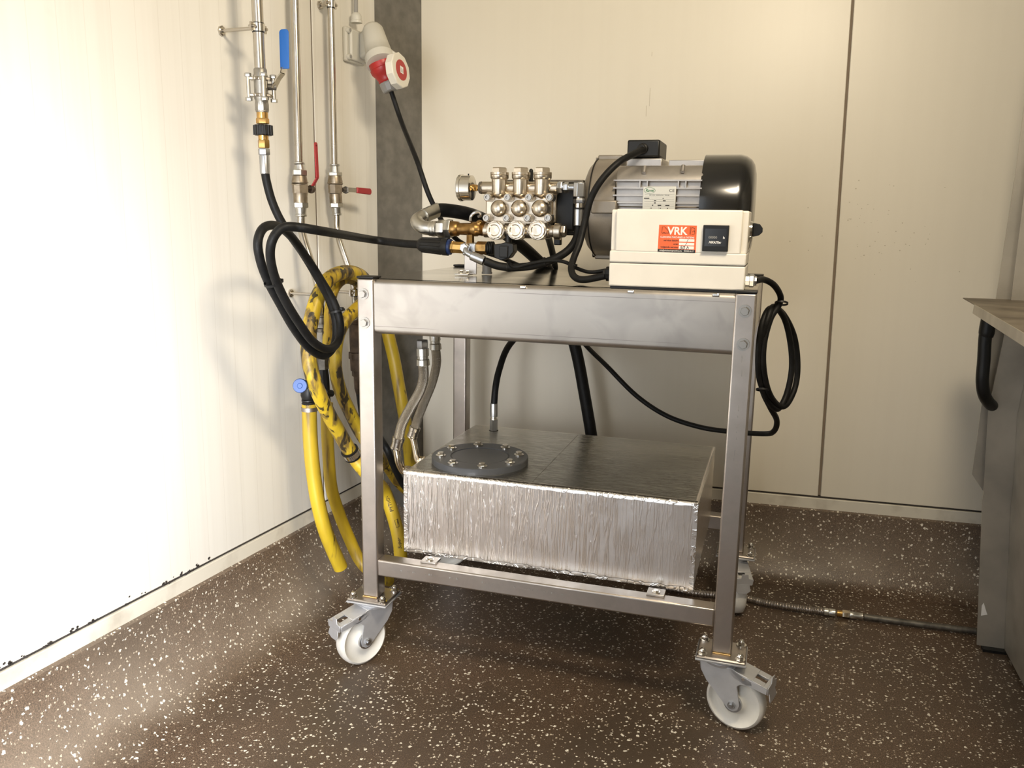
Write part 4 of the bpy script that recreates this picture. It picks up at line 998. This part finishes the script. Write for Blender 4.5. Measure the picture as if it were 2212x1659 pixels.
a, b = aL(612.5, 149, O1+.034), aL(610.5, 70, O1+.034); t = (b-a).normalized()
wv = RT*.95
pts = []
for k in range(9):
    q = PI*k/8; pts.append(b+wv*math.cos(q)*8.6*s1+t*math.sin(q)*7*s1)
MB().prism([a-wv*8.2*s1, a+wv*8.2*s1]+pts, LN*.007).build('lever_sleeve', BLUEH, lv, bev=.002, label='blue plastic lever sleeve')
# adapter chain down to the hose
def seg(y0, y1, prof, m, nm, n=24, smooth=35, rot=0, parent=p1):
    a, b = at1(y0), at1(y1); L_ = (b-a).length
    return MB().lathe(a, dd, [(t*L_, r*s1) for t, r in prof], n, rot).build(nm, m, parent, smooth=smooth)
seg(222, 243, [(0, 14.5), (.2, 15), (.75, 15), (1, 13)], VALVE, 'collar', 8)
seg(243, 256, [(0, 12.2), (1, 12.2)], BRASS, 'brass_adapter')
seg(256, 268, [(0, 13.4), (.1, 14), (.9, 14), (1, 12)], BRASS, 'brass_nut', 6)
k = seg(270, 293, [(0, 18), (.1, 20), (.9, 20), (1, 18)], BLACK, 'coupling_ring', 32)
mb = MB(); a, b = at1(271), at1(292)
for i in range(16):
    e = (e1_*math.cos(2*PI*i/16)+e2_*math.sin(2*PI*i/16))*19.8*s1; mb.cyl(a+e, b+e, 1.8*s1, n=6)
o = mb.build('knurl', BLACK, k); o['kind'] = 'stuff'
seg(293, 303, [(0, 11), (1, 11)], BRASS, 'brass_adapter')
seg(302, 320, [(0, 12), (.1, 13), (.9, 13), (1, 12)], BRASS, 'brass_nut', 6, rot=.3)
# ------------------------------------------------------------------ looped high pressure hose
hh = thing('pressure_hose', at1(340), 'black high pressure hose hanging in a double loop in front of the left wall', 'hose')
seg(321, 335, [(0, 12), (.12, 13), (.88, 13), (1, 12)], ZINC, 'hex_nut', 6, rot=.2, parent=hh)
seg(335, 376, [(0, 10.2), (.05, 11), (.97, 11), (1, 10)], ZINC, 'ferrule', 24, parent=hh)
pts = [at1(372)]+[aL(*q) for q in ((576, 392, .10), (586, 430, .105), (602, 468, .115), (624, 504, .13), (655, 548, .155), (686, 600, .175), (712, 650, .19), (726, 700, .20), (722, 745, .205), (700, 768, .21), (668, 752, .215), (634, 708, .215), (604, 655, .21), (580, 610, .205), (563, 565, .205), (557, 522, .205), (570, 492, .20), (598, 488, .185), (628, 510, .17), (660, 553, .165), (694, 606, .18), (722, 655, .20), (735, 700, .215), (730, 738, .225), (708, 754, .235), (676, 738, .24), (642, 692, .24), (614, 645, .235), (594, 600, .235), (584, 555, .24), (588, 520, .25), (606, 495, .26), (634, 490, .275), (700, 500, .30))]+[aY(800, 517, .22), aY(870, 526, .224), p0-d*.004+d*.016]
rH = 9.3/ppm(aL(650, 600, .2))
MB().tube(pts, rH, 16, 8).build('hose', RUBBER, hh, smooth=60)
for x, y, o_, dv in ((590, 611, .222, aL(600, 640, .222)-aL(585, 590, .222)), (728, 672, .206, aL(732, 690, .21)-aL(722, 650, .2))):
    MB().band(aL(x, y, o_), dv, rH*1.85, .005, .0016).build('cable_tie', BLACK, hh)
MB().box(aL(607, 606, .235), (.008, .008, .008)).build('tie_head', BLACK, hh, bev=.001)
MB().box(aL(738, 667, .222), (.008, .008, .008)).build('tie_head', BLACK, hh, bev=.001)

# ------------------------------------------------------------------ two water pipes with red-handled valves
def water_pipe(label, px, top, fits, bend, r, o_top):
    w = thing('water_pipe', aL(*bend[0]), label, 'pipe')
    s = 1/ppm(aL(*fits[0][:2], o_top))
    pts = [aL(top[0], top[1], o_top), aL(fits[0][0], fits[0][1], o_top)]
    dv = (pts[1]-pts[0]).normalized()
    MB().cyl(pts[0]-dv*.9, pts[1], r*s, n=22).build('pipe', PIPE, w)
    prof_m = {'g': GALV, 'b': PALE, 's': PIPE}
    for (x, y, x2, y2, kind, n, prof) in fits:
        a, b = aL(x, y, o_top), aL(x2, y2, o_top); L_ = (b-a).length
        nm = {'g': 'union_nut' if n == 6 else 'press_fitting', 'b': 'valve_body'}[kind]
        MB().lathe(a, b-a, [(t*L_, q*s) for t, q in prof], n, .3).build(nm, prof_m[kind], w)
    MB().tube([aL(*q) for q in bend], r*s, 18, 8).build('pipe', PIPE, w, smooth=60)
    return w, s
ringp = lambda R_: [(0, R_*.85), (.3, R_), (.7, R_), (1, R_*.85)]
FA = [(646, 350, 646, 355, 'g', 20, ringp(12)), (646, 355, 647, 368, 'g', 20, [(0, 10), (.5, 11), (1, 13)]), (647, 367, 647, 380, 'g', 6, [(0, 15), (.12, 16.5), (.88, 16.5), (1, 15)]),
      (647, 380, 647.5, 395, 'b', 20, [(0, 15), (.8, 17), (1, 17)]), (647.5, 394, 648, 398, 'b', 20, ringp(18.5)), (648, 398, 649, 417, 'b', 8, [(0, 17), (1, 16.5)]), (649, 417, 649.5, 438, 'b', 20, [(0, 16), (.3, 15), (1, 15)]),
      (649.5, 437, 650, 449, 'g', 6, [(0, 15), (.12, 17), (.88, 17), (1, 15)]), (650, 449, 650.5, 462, 'g', 20, [(0, 12.5), (1, 11)]), (650.5, 462, 650.7, 468, 'g', 20, ringp(13))]
BA_ = [(650.7, 466, .035), (651, 490, .035), (656, 516, .045), (665, 546, .06), (676, 580, .075), (685, 610, .085), (690, 640, .09), (694, 690, .09)]
wp2, s2 = water_pipe('middle steel water pipe on the left wall, valve with upright red lever', 640, (636.5, 0), FA, BA_, 8.6, .035)
FB = [(722.6, 354, 722.8, 359, 'g', 20, ringp(11.5)), (722.8, 359, 723.3, 373, 'g', 20, [(0, 9.5), (1, 11)]), (723.3, 372, 723.6, 380, 'g', 6, [(0, 14.5), (.12, 16), (.88, 16), (1, 14.5)]),
      (723.6, 380, 724, 394, 'b', 20, [(0, 14), (.8, 16), (1, 16)]), (724, 393, 724, 399, 'b', 20, ringp(16.8)), (724, 399, 724.5, 418, 'b', 8, [(0, 15), (1, 14.5)]), (724.5, 418, 726, 438, 'b', 20, [(0, 13), (.3, 13.6), (1, 13.6)]),
      (726, 438, 726.5, 448, 'g', 6, [(0, 14), (.12, 15.3), (.88, 15.3), (1, 14)]), (726.5, 448, 727.6, 460, 'g', 20, [(0, 11), (1, 9.8)]), (727.6, 460, 727.8, 465, 'g', 20, ringp(10.7))]
BB_ = [(727.8, 463, .035), (728.5, 495, .036), (734, 522, .048), (744, 552, .064), (755, 585, .08), (763, 615, .09), (767, 650, .09), (769, 700, .09)]
wp3, s3 = water_pipe('right steel water pipe on the left wall, valve with sideways red lever', 718, (714, 0), FB, BB_, 6.9, .035)
wall_clamp(wp3, aL(714.5, 9, .035), EZ, 7.6*s3, None, PIPE)
wall_clamp(wp2, aL(691, 637, .09), EZ, 9*s2, None, PIPE)
wall_clamp(wp3, aL(766, 632, .09), EZ, 8.5*s3, None, PIPE)
# levers
k = MB().lathe(aL(660, 408, .04), LD, [(0, 6*s2), (.018, 6*s2), (.019, 9*s2), (.028, 9*s2), (.030, 6*s2)], 8).build('valve_stem', RUST, wp2)
mb = MB(); a, b, c_ = aL(674, 402, .062), aL(684, 384, .075), aL(680.5, 312, .075)
for q0, q1 in ((a, b), (b, c_)):
    t = (q1-q0).normalized(); wv = LD*.0055*1.0; mb.prism([q0-wv, q0+wv, q1+wv, q1-wv], LN*.004)
mb.cyl(c_-LN*.0001, c_+LN*.004, .0055, n=16)
mb.build('lever', REDH, wp2, bev=.001, label='red upright lever')
MB().lathe(aL(740, 410, .04), LD, [(-.004, 5*s3), (.012, 5*s3), (.013, 8*s3), (.018, 8*s3), (.019, 4*s3)], 8).build('valve_stem', DIRTYST, wp3)
a, b, c_ = aL(750, 410, .062), aL(768, 411, .07), aL(796, 414, .075)
mb = MB(); mb.prism([a-EZ*.006, b-EZ*.006, b+EZ*.006, a+EZ*.006], LN*.004); lv = mb.build('lever', GALV, wp3)
mb = MB(); t = (c_-b).normalized(); mb.prism([b-EZ*.0075, c_-EZ*.0085, c_+t*.004-EZ*.003, c_+t*.004+EZ*.003, c_+EZ*.0085, b+EZ*.0075], LN*.008); mb.build('lever_sleeve', REDH, lv, bev=.002, label='red sleeve')
# lower ends: grey non-return fittings and the rusty valve
def stack(parent, pts, m, nm='fitting'):
    for (x, y, x2, y2, o_, n, prof) in pts:
        a, b = aL(x, y, o_), aL(x2, y2, o_); L_ = (b-a).length; s = 1/ppm(a)
        MB().lathe(a, b-a, [(t*L_, q*s) for t, q in prof], n, .2).build(nm, m, parent)
stack(wp2, [(694, 680, 694, 686, .09, 20, ringp(12)), (694, 686, 694, 700, .09, 20, [(0, 9), (1, 11)]), (694, 700, 694, 708, .09, 6, [(0, 14), (1, 14)]), (694, 708, 695, 716, .09, 20, [(0, 12), (1, 12)]), (695, 716, 696, 740, .09, 8, [(0, 15), (1, 15)]), (696, 740, 697, 775, .09, 20, [(0, 13), (1, 13)]), (697, 775, 698, 797, .09, 6, [(0, 13), (1, 12)])], DIRTYST)
stack(wp2, [(698, 797, 703, 862, .09, 10, [(0, 11), (.3, 12), (1, 11)]), (701, 848, 716, 850, .10, 8, [(0, 8), (1, 8)]), (706, 862, 710, 886, .09, 12, [(0, 8), (1, 7)])], BLACK, 'black_valve')
stack(wp3, [(769, 690, 770, 700, .09, 20, ringp(15)), (770, 700, 771, 760, .09, 20, [(0, 16), (1, 15)]), (771, 760, 772, 774, .09, 6, [(0, 18), (1, 19)]), (772, 774, 772.5, 800, .09, 20, [(0, 16), (1, 15)]), (773, 800, 773.5, 812, .09, 6, [(0, 13), (1, 13)]), (774, 812, 776, 850, .09, 16, [(0, 10), (.7, 10), (1, 7)])], RUST, 'check_valve')
stack(wp3, [(776, 850, 782, 905, .09, 12, [(0, 7), (1, 6)])], BLACK, 'hose_tail')
# ------------------------------------------------------------------ drain valve with the blue knob
dv = thing('drain_valve', aL(666, 850, .10), 'black drain valve body with round blue knob', 'valve')
stack(dv, [(667, 822, 667, 846, .10, 16, [(0, 12), (.2, 17), (1, 17)]), (667, 846, 667, 862, .10, 20, [(0, 17), (.5, 17.5), (1, 15)]), (667, 862, 668, 876, .10, 20, [(0, 15), (.2, 16), (.4, 14), (.6, 16), (1, 14)])], BLACK, 'valve_body')
kd = (aL(642, 835, .17)-aL(668, 830, .10)); s = 1/ppm(aL(642, 835, .15))
MB().cyl(aL(668, 830, .10), aL(650, 833, .145), 10*s, n=20).build('knob_stem', mat('dark_blue_plastic', (.006, .014, .06), .45), dv)
MB().lathe(aL(650, 833, .145), kd, [(0, 12*s), (.003, 15.5*s), (.010, 16*s), (.014, 14.5*s), (.014, 6*s), (.0155, 5*s), (.0155, .0004)], 28).build('blue_knob', mat('blue_knob', (.018, .085, .32), .45), dv)

# ------------------------------------------------------------------ yellow hoses
def hosemat(name, worn, zscale):
    m = mat(name, (.60, .42, .022), .42); nt, N, Lk, b = nodes(m)
    tc = N.new('ShaderNodeTexCoord'); mp = N.new('ShaderNodeMapping'); mp.inputs['Scale'].default_value = (1, 1, zscale); Lk.new(tc.outputs['Object'], mp.inputs[0])
    def ramp(s, lo, hi, top, det=6, dist=0):
        n = N.new('ShaderNodeTexNoise'); n.inputs['Scale'].default_value = s; n.inputs['Detail'].default_value = det; n.inputs['Distortion'].default_value = dist; Lk.new(mp.outputs[0], n.inputs['Vector'])
        r = N.new('ShaderNodeMapRange'); r.inputs['From Min'].default_value = lo; r.inputs['From Max'].default_value = hi; r.inputs['To Max'].default_value = top; Lk.new(n.outputs['Fac'], r.inputs['Value']); return r.outputs[0]
    cur = None
    for f, c in ((ramp(26, .42, .68, .75), (.36, .235, .03)), (ramp(34, .60-worn, .70-worn, .9, 7, .5), (.15, .095, .03)), (ramp(60, .68-worn, .71-worn, .92, 4, .4), (.02, .016, .012))):
        x = N.new('ShaderNodeMix'); x.data_type = 'RGBA'; Lk.new(f, x.inputs['Factor']); x.inputs['B'].default_value = (*c, 1)
        if cur is None: x.inputs['A'].default_value = (.60, .42, .022, 1)
        else: Lk.new(cur, x.inputs['A'])
        cur = x.outputs['Result']
    Lk.new(cur, b.inputs['Base Color']); return m
YWORN = hosemat('worn_yellow_rubber', .125, .30)
YCLEAN = hosemat('yellow_rubber', .025, .10)
sy = 1/ppm(aL(700, 900, .12))
y1h = thing('yellow_hose', aL(670, 880, .10), 'clean yellow hose stub with cut end, hanging from the drain valve', 'hose', 'yellow hoses in the corner')
MB().tube([aL(668, 872, .10), aL(668.5, 900, .10), aL(671, 960, .102), aL(678, 1030, .108), aL(689, 1095, .12), aL(706, 1155, .135), aL(736, 1226, .15)], 15.8*sy, 20).build('hose', YCLEAN, y1h, smooth=60)
MB().band(aL(668.3, 883, .10), EZ, 15.8*sy, .010, .0016).build('hose_clamp', STEELD, y1h)
y2h = MB().tube([aL(706, 870, .065), aL(706, 900, .065), aL(709, 975, .065), aL(716, 1053, .07), aL(733, 1110, .08), aL(754, 1162, .10), aL(776, 1208, .13), aL(800, 1235, .16), aY(826, 1250, .34), aY(840, 1254, .38)], 14*sy, 18).build('yellow_hose', YCLEAN, loc=aL(709, 975, .065), smooth=60)
tag(y2h, 'dirty yellow hose hanging behind the cut stub and curving to the floor', 'hose', 'yellow hoses in the corner')
y3 = thing('yellow_hose', aL(680, 800, .14), 'badly worn yellow hose hung in a coil behind the black loop', 'hose', 'yellow hoses in the corner')
pts = [aL(795, 640, .13), aL(788, 606, .14), aL(765, 590, .145), aL(735, 590, .148), aL(708, 605, .15), aL(690, 634, .15), aL(678, 668, .15), aL(669, 710, .15), aL(666, 752, .155), aL(671, 795, .165), aL(684, 838, .172), aL(705, 885, .172), aL(733, 935, .175), aL(763, 985, .19), aL(795, 1025, .22), aY(829, 1060, .30), aY(848, 1110, .31), aY(861, 1160, .31), aY(866, 1205, .31), aY(866, 1225, .31)]
PS = spline(pts, 8); kk = 13*8+3
MB().tube(PS[:kk+1], 15.6*sy, 20, sp=False).build('hose', YWORN, y3, smooth=60)
MB().tube(PS[kk:], 15.6*sy, 20, sp=False).build('hose', YCLEAN, y3, smooth=60)
dvv = aL(770, 995, .19)-aL(745, 955, .18)
rg = MB().band(aL(759, 979, .189), dvv, 16.5*sy, .017, .003).build('hose_clamp', SHINY, y3)
for sg in (-1, 1): MB().band(aL(759, 979, .189)+dvv.normalized()*sg*.010, dvv, 16*sy, .005, .004).build('rubber_ring', BLACK, rg)
y4 = MB().tube([aL(800, 640, .165), aL(772, 666, .15), aL(748, 690, .14), aL(732, 720, .135), aL(725, 760, .13), aL(726, 805, .13), aL(737, 848, .135), aL(756, 890, .145), aL(776, 930, .16), aL(800, 965, .19), aY(835, 1003, .36), aY(858, 1036, .40), aY(885, 1062, .44), aY(930, 1090, .50)], 14.5*sy, 18).build('yellow_hose', YWORN, loc=aL(745, 870, .14), smooth=60)
tag(y4, 'worn yellow hose passing behind the front left leg, right of the coil', 'hose', 'yellow hoses in the corner')
y5 = MB().tube([aL(775, 612, .120), aL(755, 603, .121), aL(738, 606, .119), aL(722, 625, .116), aL(714, 655, .114), aL(709, 700, .113), aL(707, 765, .113)], 11*sy, 16).build('yellow_hose', YWORN, loc=aL(735, 606, .08), smooth=60)
tag(y5, 'short yellow hose arch over the pipe clamp, left of the trolley', 'hose', 'yellow hoses in the corner')
y6 = MB().tube([aY(826, 660, .64), aY(838, 720, .64), aY(851, 775, .64), aY(861, 830, .64), aY(870, 880, .64), aY(879, 930, .645), aY(885, 985, .66), aY(888, 1040, .68), aY(886, 1100, .69)], 13*sy*1.25, 18).build('yellow_hose', YCLEAN, loc=aY(861, 830, .64), smooth=60)
tag(y6, 'straight yellow hose in front of the grey corner post', 'hose', 'yellow hoses in the corner')
bk_ = MB().tube([aL(790, 880, .16), aL(812, 930, .17), aY(836, 970, .30), aY(850, 1005, .33), aY(872, 1048, .37), aY(905, 1085, .42)], 8*sy, 12).build('black_hose', RUBBER, loc=aY(845, 990, .3), smooth=60)
tag(bk_, 'black hose lying on the worn yellow hose, right of front left leg', 'hose')
# print on the worn hose
def wrap_text(s, path, t0, size, rad, m, parent, bold=0, shear=0, flip=1, voff=0, geo=None):
    vs, fs = geo if geo else text_poly(s, size, bold, shear, 'LEFT')
    P = spline(path, 24); cum = [0]
    for i in range(1, len(P)): cum.append(cum[-1]+(P[i]-P[i-1]).length)
    tot = cum[-1]; out = []
    for v in vs:
        d_ = t0*tot+v.x; i = 1
        while i < len(P)-1 and cum[i] < d_: i += 1
        f = (d_-cum[i-1])/max(cum[i]-cum[i-1], 1e-9); c = P[i-1].lerp(P[i], f); t = (P[i]-P[i-1]).normalized()
        n_ = (CAM-V((0, 0, .4))-c); n_ = (n_-t*n_.dot(t)).normalized(); b_ = n_.cross(t)
        a = (v.y+voff)/rad; out.append(c+(n_*math.cos(a)+b_*math.sin(a))*(rad+.0005))
    return MB().add(out, fs).build('lettering', m, parent, smooth=0)
hp_ = [aY(866, 1210, .31), aY(861, 1160, .31), aY(848, 1110, .31), aY(829, 1060, .30), aL(795, 1025, .22)]
wrap_text('PYTHON', hp_, .44, .0135, 15.6*sy, INK, y3, .01, 0, 1, -.006)
fv, ff = [], []
for x_0, x_1, y_0, y_1 in ((0, .022, 0, .0009), (0, .022, .009, .0099), (0, .0009, 0, .0099), (.0211, .022, 0, .0099)):
    o_ = len(fv); fv += [V((x_0, y_0, 0)), V((x_1, y_0, 0)), V((x_1, y_1, 0)), V((x_0, y_1, 0))]; ff.append([o_, o_+1, o_+2, o_+3])
wrap_text('', hp_, .30, 1, 15.6*sy, INK, y3, geo=(fv, ff), voff=-.010)
wrap_text('Super', hp_, .12, .013, 15.6*sy, INK, y3, .01, .3, 1, -.004)

# ------------------------------------------------------------------ braided steel hoses
def braid():
    m = mat('steel_braid', (.62, .58, .51), .3, 1); nt, N, Lk, b = nodes(m)
    tc = N.new('ShaderNodeTexCoord'); out = None
    for v in ((1, .6, 1), (1, .6, -1)):
        d_ = N.new('ShaderNodeVectorMath'); d_.operation = 'DOT_PRODUCT'; d_.inputs[1].default_value = tuple(x*1700 for x in v); Lk.new(tc.outputs['Object'], d_.inputs[0])
        s_ = N.new('ShaderNodeMath'); s_.operation = 'SINE'; Lk.new(d_.outputs['Value'], s_.inputs[0])
        if out is None: out = s_
        else:
            a = N.new('ShaderNodeMath'); a.operation = 'MULTIPLY'; Lk.new(out.outputs[0], a.inputs[0]); Lk.new(s_.outputs[0], a.inputs[1]); out = a
    bp = N.new('ShaderNodeBump'); bp.inputs['Strength'].default_value = .8; bp.inputs['Distance'].default_value = .001
    Lk.new(out.outputs[0], bp.inputs['Height']); Lk.new(bp.outputs[0], b.inputs['Normal'])
    r = N.new('ShaderNodeMapRange'); r.inputs['From Min'].default_value = -1; Lk.new(out.outputs[0], r.inputs['Value'])
    x = N.new('ShaderNodeMix'); x.data_type = 'RGBA'; x.inputs['A'].default_value = (.30, .275, .24, 1); x.inputs['B'].default_value = (.78, .73, .64, 1); Lk.new(r.outputs[0], x.inputs['Factor']); Lk.new(x.outputs['Result'], b.inputs['Base Color'])
    return m
BRAID = braid(); WARM = mat('warm_steel', (.60, .52, .40), .22, 1)
def braided(label, path, elbow, nut, r):
    h = thing('braided_hose', path[len(path)//2], label, 'hose', 'braided hoses into the tank')
    s = 1/ppm(path[len(path)//2]); R_ = r*s
    MB().tube(path, R_, 18, 8).build('hose', BRAID, h, smooth=60)
    a, b = path[-1], path[-2]; d_ = (a-b).normalized()
    MB().lathe(a-d_*.004, d_, [(0, R_*1.1), (.001, R_*1.25), (.010, R_*1.2), (.011, R_*1.12), (.024, R_*1.12), (.025, R_*1.2), (.029, R_*1.2), (.030, R_)], 24).build('ferrule', PIPE, h)
    a2, b2 = path[0], path[1]; d2 = (a2-b2).normalized()
    MB().lathe(a2-d2*.004, d2, [(0, R_*1.1), (.001, R_*1.3), (.014, R_*1.25), (.016, R_*1.05), (.022, R_*1.05), (.023, R_*1.2), (.040, R_*1.2), (.041, R_*.9)], 24).build('ferrule', GALV, h)
    MB().hexa(a2+d2*.036, a2+d2*.056, R_*1.15, .3).build('hex_nut', ZINC, h)
    MB().tube([a+d_*.024]+elbow, R_*.72, 16).build('elbow', WARM, h, smooth=60)
    a, b = nut; MB().hexa(a, b, R_*1.05, .2).build('hex_nut', WARM, h)
    return h
zE = tz1-.012
na = V((tx0-.013, ty0+.035, zE)); nb = V((tx0-.013, ty0+.125, zE))
braided('left braided steel hose, bending to the nearer elbow on the tank corner', [aY(914, 786, .10), aY(915, 815, .10), aY(907, 845, .10), aY(887, 880, .095), aY(869, 915, .09), aY(861, 948, .09)], [aY(859, 985, .088), aY(862, 1000, .09), na+V((-.008, 0, .001)), na], (na+V((-.002, 0, 0)), na+V((.0128, 0, 0))), 11)
braided('right braided steel hose, bending to the farther elbow on the tank corner', [aY(941, 752, .20), aY(943, 785, .20), aY(934, 825, .20), aY(918, 865, .195), aY(904, 900, .19), aY(896, 925, .19)], [aY(894, 955, .19), aY(898, 975, .19), nb+V((-.008, 0, .001)), nb], (nb+V((-.002, 0, 0)), nb+V((.0128, 0, 0))), 9.8)

# ------------------------------------------------------------------ conduit on the floor, right
co = thing('floor_pipe', aZ(1800, 1325, .012), 'ribbed metal hose joined to a smooth pipe, lying on the floor to the cabinet', 'pipe')
zc_ = .0115
pth = [aZ(1400, 1262, zc_), aZ(1500, 1280, zc_), aZ(1570, 1286, zc_), aZ(1612, 1292.5, zc_), aZ(1660, 1303.5, zc_), aZ(1720, 1313, zc_), aZ(1782, 1321, zc_)]
Pp = spline(pth, 60)
mb = MB(); rr = .0092
mb.tube(Pp, lambda t: rr*(1+.10*math.sin(t*2*PI*75)), 12, sp=False)
mb.build('ribbed_hose', STEELD, co, smooth=30)
dc = (aZ(1868, 1332, zc_)-aZ(1782, 1321, zc_)).normalized(); q = aZ(1780, 1321, zc_)
at_ = lambda x: q+dc*((aZ(x, 1321+(x-1780)*.125, zc_)-q).dot(dc))
MB().lathe(q, dc, [(0, .0105), (.010, .0108), (.011, .0095), (.013, .0108), (.028, .0108), (.029, .0095)], 24).build('ferrule', GALV, co)
MB().cyl(at_(1808), at_(1820), .0088).build('brass_ring', BRASS, co)
MB().hexa(at_(1819), at_(1835), .0112, .3).build('hex_nut', WARM, co)
MB().lathe(at_(1834), dc, [(0, .009), (.002, .0098), (.016, .0098), (.017, .0092), (.034, .0096)], 20).build('sleeve', GALV, co)
MB().tube([at_(1866), aZ(1960, 1345, zc_), aZ(2106, 1363, zc_), aZ(2180, 1372, zc_)], .0085, 16).build('smooth_pipe', DIRTYST, co, smooth=60)

# ------------------------------------------------------------------ cabinet at the right edge
CAB = mat('worn_cabinet_steel', (.50, .465, .40), .40, .55, var=.22, vscale=10, rvar=.06)
SHTOP = mat('stained_shelf_top', (.24, .205, .155), .5, .3, col2=(.09, .07, .048), vscale=7)
YC = .56
ca = thing('steel_cabinet', (1.75, 0, 0), 'stainless steel cabinet at the right edge of the room', 'cabinet')
A = [aY(x, y, YC) for x, y in ((2110, 1393), (2122, 1080), (2125, 1062), (2135, 890), (2183, 660), (2212, 420))]
up_ = A[-1]+(A[-1]-A[-2])*1.6
XB = aZ(2168, 1400, A[0].z).x
body_poly = [V((XB, YC, A[0].z))]+[V((max(p.x, 0)+.062, YC, p.z)) for p in A[1:]]+[V((up_.x+.062, YC, up_.z)), V((2.3, YC, up_.z)), V((2.3, YC, A[0].z))]
MB().prism(body_poly, (0, -.95, 0)).build('body', CAB, ca, bev=.002)
fl_poly = A+[up_, V((2.1, YC, up_.z)), V((2.1, YC, A[0].z))]
MB().prism(fl_poly, (0, .004, 0)).build('back_flange', CAB, ca)
B_ = [aY(x, y, YC+.02) for x, y in ((2100, 1025), (2125, 1063), (2135, 890), (2183, 660), (2212, 420), (2225, 140), (2212, 232), (2196, 359), (2151, 650), (2117, 900))]
B_ = [aY(x, y, YC+.02) for x, y in ((2100, 1025), (2126, 1064), (2150, 1064), (2240, 400), (2300, 0), (2248, 0), (2212, 232), (2196, 359), (2151, 650), (2117, 900))]
MB().prism(B_, (0, .003, 0)).build('rear_guard', CAB, ca)
p = aZ(2140, 1396, 0); MB().bx(A[0].x+.01, XB, YC-.02, YC, 0, max(A[0].z, .004)).build('foot', BLACK, ca)
mb = MB(); P_ = [aY(x, y, YC-.0006) for x, y in ((2119, 1330), (2133, 1328), (2129, 1316), (2125, 1302), (2121, 1308))]; mb.prism(P_, (0, .0004, 0)); mb.build('scuff_mark', PAPER, ca)
# sloping side shelf
YT = .58; t0 = aY(2080, 643, YT); zsf = t0.z
sh_ = thing('side_shelf', t0, 'steel side shelf with folded lip on the cabinet', 'shelf')
f1 = aZ(2211, 718, zsf); f1 = V((t0.x+(f1.x-t0.x), f1.y, zsf)); e = (f1-t0); e2 = t0+e*1.5
bkp = aY(2150, 649, YT)
right = V((A[4].x+.06, 0, 0))
Xr = A[4].x+.062
MB().prism([t0, e2, V((Xr, e2.y, zsf+.0)), V((Xr, YT, zsf))], (0, 0, -.002)).build('shelf_plate', SHTOP, sh_)
g0_ = onpl(2106, 660, t0, V((e.y, -e.x, 0)).normalized()); g1 = onpl(2103, 677, t0, V((e.y, -e.x, 0)).normalized())
nl = V((e.y, -e.x, 0)).normalized()
MB().prism([V((g0_.x, g0_.y, zsf)), e2, V((e2.x, e2.y, g1.z)), g1], nl*.002).build('shelf_lip', CAB, sh_)
# drain hose below the shelf
dh = thing('drain_hose', aY(2125, 780, .50), 'thick black hose hanging below the cabinet shelf and curving into the cabinet', 'hose')
YD = .50; sd = 1/ppm(aY(2125, 780, YD))
endp = aY(2172, 884, YC-.03)
MB().tube([aY(2134, 690, YD), aY(2128, 730, YD), aY(2125, 780, YD), aY(2122, 822, YD), aY(2126, 852, YD+.01), aY(2138, 872, YD+.05), aY(2156, 884, YD+.12)], 13*sd, 20).build('hose', BLACK, dh, smooth=60)
MB().tube([aY(2138, 682, YD), aY(2133, 706, YD), aY(2130, 728, YD)], lambda t: (15.5-2*max(0, t-.8)*5)*sd, 20).build('collar', BLACK, dh, smooth=60)

# ------------------------------------------------------------------ worn mill marks on the front rail and right leg
mb = MB(); yf = -.0002
for x0_, n_, st in ((852, 1, 8), (866, 2, 14), (884, 3, 6), (918, 4, 7), (926, 2, 6), (970, 3, 8), (1040, 4, 8), (1076, 2, 8), (1110, 1, 5), (1136, 3, 7), (1160, 1, 6), (1176, 3, 7), (1194, 2, 6), (1212, 4, 5)):
    for i in range(n_):
        x = x0_+i*st; y = 1232+(x-852)*.148; a = aY(x, y, yf); h = random.uniform(.0025, .0045); w_ = random.choice((.0009, .0009, .003))
        sh2 = random.uniform(-.002, .002); mb.prism([a, a+EX*w_, a+EX*(w_+sh2)+EZ*h, a+EX*sh2+EZ*h], (0, -.0002, 0))
o = mb.build('mill_marking', MIDGREY, tro, smooth=0); o['kind'] = 'stuff'
mb = MB()
for x, y, h in ((1602, 768, .006), (1602, 776, .007), (1602, 800, .012), (1595, 875, .007), (1594, 884, .004), (1593, 898, .004), (1591, 922, .003), (1590, 932, .003), (1590, 945, .005), (1587, 972, .014), (1585, 990, .005)):
    a = aY(x, y, yf); mb.prism([a, a+EX*.0012, a+EX*(.0012+random.uniform(-.002, .002))-EZ*h, a-EZ*h], (0, -.0002, 0))
o = mb.build('mill_marking', MIDGREY, tro, smooth=0); o['kind'] = 'stuff'
